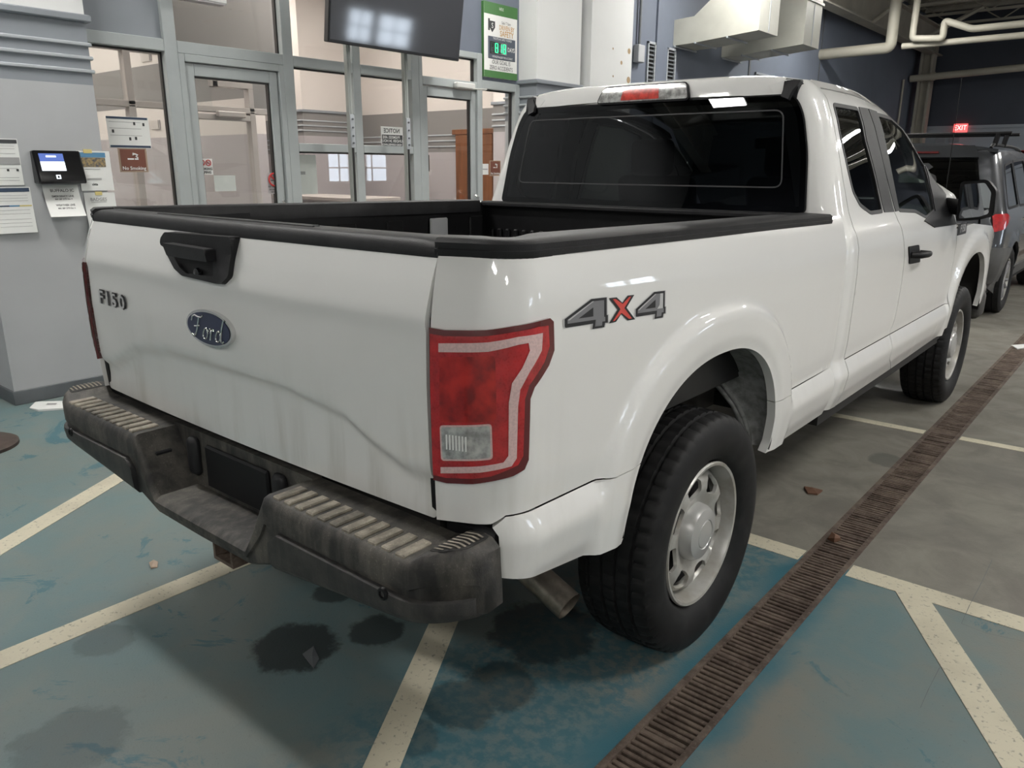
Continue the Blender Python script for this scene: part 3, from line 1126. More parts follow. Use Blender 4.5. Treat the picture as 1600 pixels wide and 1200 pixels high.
# handle bezel
tgp = lambda L, Y=-.012: [(float(hit(x, y, 1, Y)[0]), float(hit(x, y, 1, Y)[2])) for x, y in L]
ho = rounded(tgp([(251, 363), (353, 371), (356, 402), (360, 434), (352, 445), (343, 444), (290, 432), (276, 422), (244, 381), (245, 372)]), .008)
hn = rounded(tgp([(262, 382), (326, 392), (338, 434), (296, 429), (284, 420), (268, 400)]), .006)
hoff = -.05


def poly_grow(L, k=1.06):
    c_ = np.mean(np.array(L), 0)
    return [tuple(c_ + (np.array(p) - c_) * k) for p in L]


def hb(x, z):
    return (x, min(tail_y(x, z), .012) + .002, z)


bez = panel('handle_bezel', ho, hb, BLK, tgate, .02, holes=[hn], depth=.05, off=.016, smooth=40)
panel('handle_recess', poly_grow(hn), hb, MT['rubber_dark'], bez, .03, off=.0045)
lv = tgp([(260, 379), (325, 389), (331, 409), (268, 399)], -.02)
m = MB().prism(rounded(lv, .006), lambda a, b, t: (a, -.034 + t, b), .03)
m.build('handle_lever', BLK, bez, 30)
m = MB()
m.lathe([(0, .016), (.008, .014), (.010, .001)], (0, 0, 0), 'z', 16)
cam_o = mesh('rear_camera', [(hoff + x, -.012 - z, 1.262 + y) for x, y, z in m.v], m.f, MT['dark_gloss'], bez, 40)
# oval badge
ov = [(.118 * math.cos(a), .0505 * math.sin(a)) for a in np.linspace(0, 2 * math.pi, 48, endpoint=False)]


def on_tg(cx, cz, off):
    return lambda a, b: (cx + a, tail_y(cx + a, cz + b) - off, cz + b)


ovo = panel('oval_badge', ov, on_tg(-.008, 1.117, .002), MT['chrome'], tgate, .02, depth=.012, off=.010)
panel('oval_field', [(a * .93, b * .86) for a, b in ov], on_tg(-.008, 1.117, .002), MT['oval_blue'], ovo, .02, off=.0112)
m = MB()
strokes = [[(.02, .27), (.05, .34), (.12, .365), (.20, .345), (.28, .35), (.335, .385)], [(.215, .345), (.185, .25), (.145, .13), (.10, .05), (.05, .02), (.012, .055)], [(.09, .185), (.16, .195), (.235, .215)],
           [(.36 + .055 * math.cos(t) + .025 * math.sin(t), .105 + .088 * math.sin(t)) for t in np.linspace(0, 2 * math.pi, 14)], [(.40, .17), (.44, .15), (.475, .17)],
           [(.475, .19), (.505, .195), (.495, .11), (.47, .02)], [(.492, .10), (.525, .17), (.565, .195), (.59, .165)],
           [(.675 + .055 * math.cos(t) + .025 * math.sin(t), .105 + .088 * math.sin(t)) for t in np.linspace(0, 2 * math.pi, 14)], [(.83, .385), (.79, .28), (.745, .12), (.735, .03), (.77, .015), (.81, .06)]]
fo = on_tg(-.008, 1.117, .014)
for st in strokes:
    m.tube([fo((a - .42) * .205, (b - .19) * .175) for a, b in st], .0030, 6)
m.build('oval_script', MT['chrome'], ovo, 60)
# F150 badge on the tailgate
bx = -.628
f2 = on_tg(bx, 1.124, .003)
bpl = None
for ch, ax_ in zip('F150', (-.078, -.030, .022, .080)):
    for nm, bold, off, mt in (('badge_letter', .0034, .004, 'decal_black'), ('letter_face', .0006, .009, 'decal_light')):
        V_, F_ = text_geo(ch, .060, bold=bold)
        fn_ = on_tg(bx, 1.124, off)
        o = mesh(nm, [fn_(ax_ + a * 1.55, b) for a, b in V_], F_, MT[mt], tgate if nm == 'badge_letter' else bpl)
        if nm == 'badge_letter': bpl = o
for sg in (-1, 1):
    rings = []
    for z in np.linspace(.80, 1.36, 15):
        y = prof_tail(z) + .014
        rings.append([(sg * .798, y, z), (sg * .836, y, z), (sg * .836, y + .02, z), (sg * .798, y + .02, z)])
    loft('gap_seal', rings, MT['rubber_dark'], truck, flip=sg > 0)

# ---------------------------------------------------------------- bed sides
prof_side = blur(curve([(1.45, .92), (1.395, .947), (1.37, .960), (1.31, .977), (1.26, .986), (1.15, .991), (1.0, .987), (.86, .982), (.802, .975), (.792, .973), (.787, .980), (.735, 1.000), (.715, 1.000), (.64, .984), (.58, .962), (.5, .93)]), .0035)
crease = curve([(-1, .824), (0.0, .822), (.58, .800), (1.5, .757), (2.15, .760), (4.3, .760), (6, .76)])
TA = R(21.0)                    # rear face sweeps forward from the tailgate edge
S1, CRR = .0835, .140
S2 = S1 + CRR * (math.pi / 2 - TA)
P0X, P0Y = .822 + S1 * math.cos(TA), S1 * math.sin(TA)
CCX, CCY = P0X - CRR * math.sin(TA), P0Y + CRR * math.cos(TA)
SX0 = CCX + CRR                 # side plane
ARC_Y, ARC_Z, ARC_A, ARC_B, ARC_E = 1.03, .60, .49, .42, 2.25
FA_Y = 4.80


def sY(y):
    return S2 + y - CCY


def rho(y, z, yc):
    return (abs((y - yc) / ARC_A) ** ARC_E + max(0, (z - ARC_Z) / ARC_B) ** ARC_E) ** (1 / ARC_E)


smooth_base = curve([(1.45, .92), (1.395, .947), (1.31, .977), (1.15, .990), (.90, .986), (.70, .980), (.60, .968), (.5, .95)])


def side_x(y, z, pf=prof_side):
    x = pf(z - (crease(y) - .79))
    for yc in (ARC_Y, FA_Y):
        if abs(y - yc) < .8:
            r = rho(y, z, yc)
            k = 1 - sstep(1.25, 1.345, r)
            if k > 0: x = x * (1 - k) + (smooth_base(z) + .022 - .008 * sstep(1.10, 1.0, r)) * k
    return x


def bed(s, z, extra=0.0):
    if s < S1:
        bx_, by, nx, ny, t = .822 + s * math.cos(TA), s * math.sin(TA), math.sin(TA), -math.cos(TA), 0.0
    elif s < S2:
        a = TA + (s - S1) / CRR
        bx_, by = CCX + CRR * math.sin(a), CCY - CRR * math.cos(a)
        nx, ny, t = math.sin(a), -math.cos(a), (s - S1) / (S2 - S1)
    else:
        bx_, by, nx, ny, t = SX0, CCY + s - S2, 1.0, 0.0, 1.0
    dr = -prof_tail(z)
    ds = side_x(by, z) - .99 if t > 0 else 0
    dd = dr * (1 - t) + ds * t + extra
    return (bx_ + nx * dd, by + ny * dd, z)


def project(p):
    d_ = np.array(p) - CAM
    w = d_ @ _f
    return np.array([800 + FPX * (d_ @ _r) / w, 600 - FPX * (d_ @ _u) / w])


def hit_bed(px, py, s=.15, z=1.07):
    """(s, z) of the bed side surface seen at a photo pixel"""
    for _ in range(25):
        q = project(bed(s, z))
        e = np.array([px, py]) - q
        if abs(e).max() < .02: break
        J = np.array([project(bed(s + .002, z)) - q, project(bed(s, z + .002)) - q]).T / .002
        dl = np.linalg.solve(J, e)
        s += max(-.05, min(.05, dl[0]))
        z += max(-.05, min(.05, dl[1]))
    return (float(s), float(z))


def arch_pts(yc, a0=.585, a1=.56, n=40, right_first=False):
    L = [(yc - ARC_A - .005, a0)]
    for k in range(n + 1):
        t = math.pi - math.pi * k / n
        c, s_ = math.cos(t), math.sin(t)
        L.append((yc + ARC_A * math.copysign(abs(c) ** (2 / ARC_E), c), ARC_Z + ARC_B * abs(s_) ** (2 / ARC_E)))
    L.append((yc + ARC_A - .015, a1))
    return L


YBF = 2.118
_ar = arch_pts(ARC_Y, .585, .56, 60)
_zl, _zr = crease(ARC_Y - ARC_A), crease(ARC_Y + ARC_A)
_up = [(y, z) for k, (y, z) in enumerate(_ar) if (z > _zl if k < 31 else z > _zr)]
_lo_l = [(y, z) for k, (y, z) in enumerate(_ar) if k < 31 and z < _zl - .004]
_lo_r = [(y, z) for k, (y, z) in enumerate(_ar) if k >= 31 and z < _zr - .004]
ar_y = lambda z, sg: ARC_Y + sg * ARC_A * (1 - (max(0, z - ARC_Z) / ARC_B) ** ARC_E) ** (1 / ARC_E)
G_ = .0015
out = [(.006, .797), (.10, .801), (.135, .803), (.17, crease(.1) + G_), (sY(.2), crease(.2) + G_), (sY(ar_y(_zl, -1)), _zl + G_)]
out += [(sY(y), z) for y, z in _up]
out += [(sY(ar_y(_zr, 1)), _zr + G_), (sY(YBF), crease(YBF) + G_), (sY(YBF), 1.366), (sY(.17), 1.386), (.006, 1.388)]
sk_l = [(.138, .795), (.152, .775), (.160, .67), (sY(.17), .646)] + [(sY(y), z) for y, z in _lo_l] + [(sY(ar_y(_zl, -1)), _zl - G_), (sY(.2), crease(.2) - G_), (.17, crease(.1) - G_)]
sk_r = [(sY(y), z) for y, z in _lo_r] + [(sY(YBF), .556), (sY(YBF), crease(YBF) - G_), (sY(ar_y(_zr, 1)), _zr - G_)]
cl3 = lambda L: [hit_bed(640 + x / 3, 380 + y / 3) for x, y in L]
LAMP_O = cl3([(82, 392), (170, 405), (360, 405), (480, 387), (600, 362), (645, 350), (662, 366), (665, 500), (640, 570), (575, 672), (556, 725), (548, 1010), (530, 1055), (480, 1085), (380, 1110), (300, 1122), (180, 1118), (115, 1102)])
LAMP_O = LAMP_O[:1] + LAMP_O[1:]
s0_ = .006
LAMP_O[0] = (s0_, LAMP_O[0][1])
LAMP_O[-1] = (s0_, LAMP_O[-1][1])
L_IN = cl3([(104, 420), (170, 432), (360, 432), (480, 414), (590, 390), (635, 384), (640, 480), (615, 555), (550, 660), (530, 725), (522, 990), (500, 1032), (380, 1085), (300, 1096), (180, 1092), (118, 1078)])
L_GUIDE = cl3([(145, 465), (370, 460), (500, 435), (606, 418), (602, 500), (547, 602), (508, 680), (498, 760), (492, 1000), (470, 1036), (330, 1066), (155, 1069),
               (155, 1040), (330, 1036), (435, 1018), (456, 988), (458, 740), (472, 650), (516, 580), (550, 500), (544, 464), (500, 472), (370, 504), (145, 506)])
L_REV = rounded(cl3([(158, 854), (376, 846), (380, 996), (165, 1002)]), .006)
L_REVF = rounded(cl3([(150, 846), (384, 838), (389, 1004), (157, 1011)]), .008)
L_REFL = rounded(cl3([(150, 530), (400, 520), (405, 825), (150, 832)]), .012)


def build_lamp(side, mir):
    o = panel('tail_lamp', LAMP_O, bed, MT['lamp_dark'], truck, .014, depth=.02, off=.008, mir=mir, smooth=60)
    panel('lens', L_IN, bed, MT['lamp_red'], o, .012, off=.0095, mir=mir, smooth=60)
    panel('light_guide', L_GUIDE, bed, MT['lamp_pink'], o, .015, off=.0110, mir=mir, smooth=60, sb=.02)
    panel('reverse_frame', L_REVF, bed, MT['lamp_pink'], o, .015, off=.0106, mir=mir, smooth=60)
    rv = panel('reverse_lens', L_REV, bed, MT['lamp_clear'], o, .015, off=.0116, mir=mir, smooth=60)
    a = np.array(L_REV).min(0)
    b = np.array(L_REV).max(0)
    for k in range(7):
        s_ = a[0] + .010 + k * .0072
        panel('lens_flute', [(s_, a[1] + .022), (s_ + .0035, a[1] + .023), (s_ + .0035, b[1] - .026), (s_, b[1] - .027)], bed, MT['white'], rv, .03, off=.0124, mir=mir)
    panel('reflector', L_REFL, bed, M('lamp_reflector' + ('_m' if mir else ''), (0.62, 0.022, 0.018), 0.2, 0.2, coat=1.0, var=.8, vscale=22, col2=(.22, .004, .006)), o, .015, off=.0104, mir=mir, smooth=60)
    return o


RAILZ = curve([(-1, 1.404), (0, 1.404), (2.1, 1.376)])


def build_bedside(mir):
    o = panel('bed_side', out, bed, PAINT, truck, .015, depth=.03, mir=mir, smooth=42)
    panel('bed_skirt', sk_l, bed, PAINT, o, .015, depth=.03, mir=mir, smooth=42)
    panel('bed_skirt', sk_r, bed, PAINT, o, .015, depth=.03, mir=mir, smooth=42)
    rings = []
    ss = list(np.linspace(.0, S2, 14)) + [sY(y) for y in np.linspace(.18, 1.99, 40)]
    for s in ss:
        y = max(0, s - S2 + CCY)
        zt = RAILZ(y)
        a = np.array(bed(s, zt - .03))
        b = np.array(bed(s, zt - .03, .1))
        n_ = (b - a) / np.linalg.norm(b - a)
        w = .068 + .05 * sstep(S2, S2 + .15, s)
        rr = []
        for off, z in ((.004, zt - .034), (.006, zt - .022), (.0025, zt - .020), (.004, zt - .008), (-.006, zt), (-w + .008, zt + .002), (-w, zt - .005), (-w, zt - .06), (-w + .05, zt - .06)):
            p = a + n_ * off
            rr.append(((-p[0] if mir else p[0]), p[1], z))
        rings.append(rr)
    loft('rail_cap', rings, BLK, o, smooth=50, flip=mir)
    return o


bed_r = build_bedside(False)
bed_l = build_bedside(True)
build_lamp(1, False)
build_lamp(-1, True)

# bed interior
MB().box(-.86, .86, .09, 2.07, .83, .87).build('bed_floor', MT['liner'], truck)
for s_ in (-1, 1):
    w = MB().box(min(s_ * .845, s_ * .865), max(s_ * .845, s_ * .865), .09, 2.07, .85, 1.365).build('bed_wall', MT['liner'], truck)
    for k in range(7):
        y = .28 + k * .28
        MB().bbox(min(s_ * .835, s_ * .85), max(s_ * .835, s_ * .85), y - .05, y + .05, .9, 1.30, .006).build('wall_rib', MT['liner'], w)
    MB().bbox(min(s_ * .63, s_ * .85), max(s_ * .63, s_ * .85), .70, 1.42, .86, 1.10, .04).build('wheel_house', MT['liner'], truck, 40)
fw = MB().box(-.86, .86, 2.045, 2.075, .85, 1.360).build('bed_bulkhead', MT['liner'], truck)
MB().bbox(-.86, .86, 2.01, 2.085, 1.345, 1.372, .008).build('bulkhead_cap', BLK, fw, 40)
for k in range(30):
    x = -.80 + k * 1.6 / 29
    MB().bbox(x - .014, x + .014, 2.030, 2.046, .9, 1.235, .006).build('bulkhead_rib', MT['liner'], fw)
# pale tie-down bracket standing at the bed wall
br_ = MB().bbox(-.842, -.825, 1.62, 1.74, 1.12, 1.30, .006).build('tie_down_plate', MT['wall_lt'], truck, 40)

# ---------------------------------------------------------------- cab
prof_cab = blur(curve([(.5, .93), (.58, .962), (.64, .984), (.715, 1.000), (.735, 1.000), (.787, .980), (.792, .973), (.802, .975), (.86, .982), (1.0, .987), (1.15, .991), (1.26, .986), (1.31, .973), (1.345, .953), (1.40, .930), (1.6, .868), (1.75, .818), (1.83, .782), (1.875, .742), (1.92, .68)]), .004)
ZT = blur(curve([(2.0, 1.893), (2.2, 1.896), (2.5, 1.899), (2.8, 1.898), (3.2, 1.864), (3.6, 1.785), (3.9, 1.64), (4.35, 1.33), (4.6, 1.17)]), .10)


def cab_x(y, z):
    if z > 1.4:
        u = 1.4 + (z - 1.4) * .475 / max(.12, ZT(y) - 1.4)
    else:
        u = z
    x = side_x(y, u, prof_cab)
    x -= .10 * max(0, y - 5.05) ** 2
    return x


def cab(y, z):
    return (cab_x(y, z), y, z)


def hit_cab(px, py):
    X = .9
    for _ in range(12):
        p = hit(px, py, 0, X)
        X = .5 * X + .5 * cab_x(p[1], p[2])
    return (float(p[1]), float(p[2]))


def rear_y(x, z):
    return 2.128 - .03 * (1 - min(1, abs(x) / .8) ** 2) + .16 * max(0, z - 1.38)


CR = .09


def quarter(s, z):
    W_ = cab_x(2.3, z)
    y0 = rear_y(W_ - .12, z) + .004
    if s < .07:
        return (W_ - CR - (.07 - s), y0 - .004 * (1 - s / .07), z)
    a = (s - .07) / CR
    if a < math.pi / 2:
        return (W_ - CR + CR * math.sin(a), y0 + CR - CR * math.cos(a), z)
    return (W_, y0 + CR + s - .07 - CR * math.pi / 2, z)


def q_s(y, z):
    """s value of the quarter panel for side position y"""
    W_ = cab_x(2.3, z)
    y0 = rear_y(W_ - .12, z) + .004
    return y - y0 - CR + .07 + CR * math.pi / 2


YQ = curve([(.5, 2.305), (.75, 2.295), (1.1, 2.275), (1.3, 2.272), (1.5, 2.275), (1.84, 2.305)])
zs = np.linspace(.545, 1.83, 24)
qo = [(0.0, .60), (.1, .56)] + [(q_s(YQ(z) - .003, z), z) for z in zs] + [(q_s(2.34, 1.892), 1.892), (.09, 1.890), (.0, 1.870)]
gap = [hit_cab(*p) for p in ((1355, 163), (1375, 248), (1397, 332), (1401, 339), (1411, 370), (1413.5, 391), (1409, 440), (1399, 496), (1391, 529), (1389, 559), (1380, 587), (1377, 606))]
gap[-1] = (gap[-1][0], .548)
YD = curve([(z, y) for y, z in gap])
gf = [hit_cab(*p) for p in ((1494.5, 356), (1494.5, 378), (1487, 423), (1480, 477))]
gf = [(4.10, 1.30)] + gf + [(4.20, .56)]
YFD = curve([(z, y) for y, z in gf])


def poly_off(poly, d):
    P = np.array(poly, float)
    n = len(P)
    area = sum(P[i][0] * P[(i + 1) % n][1] - P[(i + 1) % n][0] * P[i][1] for i in range(n))
    o = []
    for i in range(n):
        a, b, c = P[i - 1], P[i], P[(i + 1) % n]
        e1, e2 = b - a, c - b
        n1 = np.array([e1[1], -e1[0]]) / max(np.linalg.norm(e1), 1e-9)
        n2 = np.array([e2[1], -e2[0]]) / max(np.linalg.norm(e2), 1e-9)
        nn = n1 + n2
        nn = nn / max(np.linalg.norm(nn) ** 2 / 2, .4)
        o.append(tuple(b + nn * d * (1 if area > 0 else -1)))
    return o


c3 = lambda L: [hit_cab(1160 + x / 3.334, 120 + y / 3.334) for x, y in L]
win_r = rounded(c3([(472, 142), (600, 165), (640, 330), (690, 520), (730, 703), (668, 712), (612, 670), (575, 600), (545, 470), (505, 290)]), .02, 3)
win_f = rounded(c3([(702, 195), (770, 215), (830, 268), (890, 365), (945, 460), (972, 560), (1000, 700), (960, 735), (900, 702), (815, 697), (770, 480)]), .015, 3)
top_door = lambda y: ZT(y) - .040

ys_r = np.linspace(2.31, gap[0][0], 8)
CZ = .760
rd = [(YQ(z) + .004, z) for z in np.linspace(CZ + G_, 1.80, 18)] + [(y, top_door(y)) for y in ys_r] + [(YD(z) - .004, z) for z in np.linspace(top_door(gap[0][0]) - .005, CZ + G_, 22)]
ys_f = np.linspace(gap[0][0] + .01, 4.22, 24)
fd = [(YD(z) + .004, z) for z in np.linspace(CZ + G_, top_door(gap[0][0]) - .01, 22)] + [(y, top_door(y)) for y in ys_f if top_door(y) > 1.36] + [(YFD(z) - .003, z) for z in np.linspace(1.30, CZ + G_, 12)]
rail = [(y, top_door(y) + .006) for y in np.linspace(2.325, 4.28, 28)] + [(y, ZT(y)) for y in np.linspace(4.28, 2.325, 28)]
fo_ = [(YFD(z) + .003, z) for z in np.linspace(1.21, .60, 12)] + arch_pts(FA_Y, .60, .60) + [(5.55, .66), (5.62, .80), (5.62, 1.08), (5.3, 1.165), (4.6, 1.215)]


sk_rd = [(YQ(z) + .004, z) for z in np.linspace(.548, CZ - G_, 6)] + [(YD(z) - .004, z) for z in np.linspace(CZ - G_, .548, 6)]
sk_fd = [(YD(z) + .004, z) for z in np.linspace(.548, CZ - G_, 6)] + [(YFD(z) - .003, z) for z in np.linspace(CZ - G_, .56, 6)]


def build_cab_side(mir):
    sg = -1 if mir else 1
    qp = panel('cab_quarter', qo, quarter, PAINT, truck, .016, depth=.02, mir=mir, smooth=42)
    d1_ = panel('rear_door', rd, cab, PAINT, truck, .022, holes=[win_r], depth=.02, mir=mir, smooth=42)
    panel('door_skirt', sk_rd, cab, PAINT, d1_, .016, depth=.02, mir=mir, smooth=42)
    panel('window_trim', poly_off(win_r, .006), cab, BLK, d1_, .02, holes=[poly_off(win_r, -.010)], off=.002, depth=.006, mir=mir, sb=.02)
    panel('door_glass', poly_off(win_r, -.006), cab, MT['tint'], d1_, .03, off=-.004, mir=mir, smooth=60)
    pil = c3([(604, 158), (651, 166), (790, 703), (738, 706), (695, 520), (645, 330)])
    panel('pillar_panel', pil, cab, BLK, d1_, .02, off=.003, depth=.008, mir=mir)
    d2_ = panel('front_door', fd, cab, PAINT, truck, .022, holes=[win_f], depth=.02, mir=mir, smooth=42)
    panel('door_skirt', sk_fd, cab, PAINT, d2_, .016, depth=.02, mir=mir, smooth=42)
    panel('window_trim', poly_off(win_f, .007), cab, BLK, d2_, .02, holes=[poly_off(win_f, -.010)], off=.002, depth=.006, mir=mir, sb=.02)
    panel('door_glass', poly_off(win_f, -.006), cab, MT['tint2'], d2_, .03, off=-.004, mir=mir, smooth=60)
    pil = c3([(655, 167), (698, 182), (768, 480), (814, 698), (797, 703), (730, 440)])
    panel('pillar_panel', pil, cab, BLK, d2_, .02, off=.003, depth=.008, mir=mir)
    sail = c3([(968, 450), (990, 470), (1015, 560), (1055, 640), (1110, 770), (1000, 786), (945, 752), (960, 735), (1000, 700), (972, 560), (950, 465)])
    panel('sail_panel', sail, cab, MT['rubber_dark'], d2_, .02, off=.006, depth=.012, mir=mir)
    panel('roof_side_rail', rail, cab, PAINT, truck, .022, depth=.02, mir=mir, smooth=42)
    fe = panel('front_fender', fo_, cab, PAINT, truck, .025, depth=.03, mir=mir, smooth=42)
    # handle
    a = [hit_cab(1160 + x / 3.334, 120 + y / 3.334) for x, y in ((862, 885), (915, 875), (920, 965), (865, 976))]
    hz = panel('handle_bezel', rounded(a, .012), cab, MT['rubber_dark'], d2_, .03, off=.006, depth=.01, mir=mir)
    y0, z0 = hit_cab(1160 + 885 / 3.334, 120 + 925 / 3.334)
    X = cab_x(y0, z0)
    m = MB()
    m.tube([(X + .005, y0 - .04, z0), (X + .045, y0 - .02, z0), (X + .05, y0 + .10, z0 - .004), (X + .045, y0 + .15, z0 - .006), (X, y0 + .16, z0 - .006)], .016, 10)
    mesh('handle_grip', [(x * sg, y, z) for x, y, z in m.v], m.f if not mir else [f[::-1] for f in m.f], MT['rubber_dark'], hz, 60)
    # mirror
    c3y = lambda L: [hit(1160 + x / 3.334, 120 + y / 3.334, 1, 3.95) for x, y in L]
    P = rounded([(p[0], p[2]) for p in c3y([(1140, 545), (1280, 535), (1326, 592), (1312, 722), (1250, 742), (1112, 752)])], .02)
    cxm = np.mean([p[0] for p in P])
    czm = np.mean([p[1] for p in P])
    rings = []
    for y, k in ((3.945, .97), (3.935, 1.0), (3.99, 1.0), (4.05, .93), (4.09, .70)):
        rings.append([(sg * (cxm + (a - cxm) * k), y, czm + (b - czm) * k) for a, b in P])
    mo = loft('side_mirror', rings, MT['black_trim'], truck, smooth=45, flip=not mir)
    G = [(p[0], p[2]) for p in c3y([(1156, 560), (1268, 552), (1300, 602), (1286, 712), (1240, 728), (1132, 738)])]
    gm = MB()
    gm.prism([(sg * a, b) for a, b in rounded(G, .012)], lambda a, b, t: (a, 3.928 + t + (a * sg - cxm) * .02 + (b - czm) * .03, b), .004)
    gm.build('mirror_glass', MT['mirror'], mo)
    am = MB()
    am.tube([(sg * .93, 4.02, czm - .03), (sg * 1.02, 4.0, czm - .04), (sg * (cxm - .05), 3.99, czm - .03)], .045, 10)
    am.build('mirror_arm', MT['rubber_dark'], mo, 60)
    # fender badge
    y0, z0 = hit_cab(1503, 357)
    fb = panel('fender_badge', rounded([(y0 - .12, z0 - .035), (y0 + .12, z0 - .035), (y0 + .12, z0 + .03), (y0 - .12, z0 + .03)], .01), cab, MT['decal_black'], fe, .04, off=.003, depth=.004, mir=mir)
    text('badge_letters', 'F150', .062, lambda a, b: ((cab_x(y0 + (a), z0 + b) + .0065) * sg, y0 + (a if not mir else -a), z0 + b), MT['decal_light'], fb, sx=1.2, bold=.0012)


build_cab_side(False)
build_cab_side(True)

# rear window and cab back
gw = rounded([(-.802, 1.372), (.802, 1.372), (.775, 1.60), (.735, 1.755), (.690, 1.828), (-.690, 1.828), (-.735, 1.755), (-.775, 1.60)], [.02, .02, .05, .05, .04, .04, .05, .05])
rw = panel('rear_window', gw, lambda x, z: (x, rear_y(x, z) - .004, z), MT['tint'], truck, .05, smooth=60)
panel('window_border', poly_off(gw, .006), lambda x, z: (x, rear_y(x, z) - .003, z), MT['rubber_dark'], rw, .03, holes=[poly_off(gw, -.022)], depth=.006)
ln = rounded([(-.70, 1.465), (.70, 1.465), (.66, 1.775), (-.66, 1.775)], .04)
panel('defogger_line', ln, lambda x, z: (x, rear_y(x, z) - .005, z), M('frit_line', (.035, .035, .038), .5), rw, .05, holes=[poly_off(ln, -.006)])
panel('cab_back', [(-.86, .6), (.86, .6), (.86, 1.375), (-.86, 1.375)], lambda x, z: (x, rear_y(x, z) + .006, z), PAINT, truck, .08, depth=.01)

# roof with rear header
RY0 = 2.205


def roof_z(x, y):
    z = 1.921 + .012 * math.sin(math.pi / 2 * min(1, max(0, (y - 2.2) / .6))) - .20 * max(0, y - 2.9) ** 2
    return z - .024 * (abs(x) / .66) ** 5


def roof(x, t):
    bow = .03 * (1 - (x / .68) ** 2)
    r = .03
    if t < -r * .785:
        k = t + r * .785
        return (x, RY0 - bow + .16 * k, roof_z(x, RY0) - r + k)
    if t < r * .785:
        a = (t + r * .785) / r
        return (x, RY0 - bow + r - r * math.cos(a), roof_z(x, RY0) - r + r * math.sin(a))
    y = RY0 - bow + r + t - r * .785
    return (x, y, roof_z(x, y) - (roof_z(x, RY0 + .03) - roof_z(x, RY0)) * max(0, 1 - (t / .1)))


rf = panel('roof', rounded([(-.650, -.075), (.650, -.075), (.655, 1.46), (-.655, 1.46)], .01), roof, PAINT, truck, .03, depth=.012, smooth=50)
for sg in (-1, 1):
    rings = []
    for t in [-.075, -.05, -.03, -.01, .0, .015, .03] + list(np.linspace(.06, 1.4, 20)):
        p = roof(.672, t)
        y, z = p[1], p[2]
        X2 = min(.76, cab_x(max(2.25, y), min(z - .004, ZT(max(2.25, y)))) + .004) if t > .03 else .712
        dz = .0 if t <= .03 else -.05 * sstep(.02, .10, t)
        rings.append([(sg * .640, y - .010, z + .002 + dz), (sg * (X2 if t > .03 else .700), y - .006, z - .006 + dz), (sg * X2, y + .02, z - .030 + dz), (sg * .645, y + .03, z - .03 + dz)])
    loft('roof_ditch_strip', rings, BLK, truck, smooth=50, flip=sg < 0)
dpx = [(1219.7, 150), (1231, 154.5), (1238, 141), (1251, 126), (1236, 124.5), (1224, 138)]
dq = [hit(x, y, 1, 2.158 + (154 - y) * .0011) for x, y in dpx]
for sg in (-1, 1):
    m = MB()
    n = len(dq)
    ix, iz = (0, 0) if sg > 0 else (-.018, -.012)
    V_ = [(sg * (p[0] + ix), p[1], p[2] + iz) for p in dq] + [(sg * (p[0] + ix), p[1] + .06, p[2] - .012 + iz) for p in dq]
    F_ = [tuple(range(n)), tuple(range(2 * n - 1, n - 1, -1))] + [(i, n + i, n + (i + 1) % n, (i + 1) % n) for i in range(n)]
    mesh('ditch_end', V_, F_ if sg < 0 else [f[::-1] for f in F_], BLK, rf)
# high-mounted brake lamp
bl = rounded([(-.235, -.034), (.235, -.034), (.215, .030), (-.205, .030)], .016)
zb0 = 1.868


def brk(x, b):
    return (x, rear_y(x, zb0 + b) - .012 + .25 * max(0, b), zb0 + b)


hb_ = panel('brake_lamp', bl, brk, MT['lamp_clear'], truck, .02, depth=.03, off=.010, smooth=60)
panel('brake_lens', rounded([(-.105, -.029), (.095, -.029), (.085, .026), (-.095, .026)], .006), brk, M('brake_red', (.80, .05, .03), .25, coat=1.0, var=.5, vscale=40), hb_, .02, off=.012, smooth=60)
panel('lamp_seal', poly_off(bl, .007), brk, MT['rubber_dark'], hb_, .02, holes=[poly_off(bl, -.003)], off=.006, depth=.02)

# windshield, cowl, hood, nose
panel('windshield', [(-.66, 0), (.66, 0), (.80, 1), (-.80, 1)], lambda x, t: (x, 3.62 + .86 * t - .10 * (x / .8) ** 2 + .06, 1.83 - .57 * t), MT['tint2'], truck, .12, smooth=60)
panel('hood', rounded([(-.88, 4.42), (.88, 4.42), (.84, 5.55), (-.84, 5.55)], .05), lambda x, y: (x, y, 1.235 - .045 * (x / .88) ** 2 - .06 * max(0, y - 4.7) ** 1.5), PAINT, truck, .08, depth=.02, smooth=50)
nose = MB().bbox(-.86, .86, 5.50, 5.66, .62, 1.13, .04).build('grille', MT['rubber_dark'], truck, 40)
for z in (.78, .90, 1.02):
    MB().bbox(-.58, .58, 5.64, 5.69, z - .03, z + .03, .01).build('grille_bar', MT['decal_grey'], nose, 40)
for sg in (-1, 1):
    MB().bbox(min(sg * .62, sg * .90), max(sg * .62, sg * .90), 5.52, 5.68, .80, 1.08, .03).build('headlamp', MT['lamp_clear'], truck, 40)
MB().bbox(-.96, .96, 5.52, 5.76, .46, .66, .04).build('front_bumper', MT['bumper'], truck, 40)
# antenna
a0 = np.array(hit(1496, 335, 0, .78))
MB().tube([(.78, 4.72, 1.17), (.775, 4.70, 2.10)], .0035, 6, r2=.002).build('antenna', MT['rubber_dark'], truck)

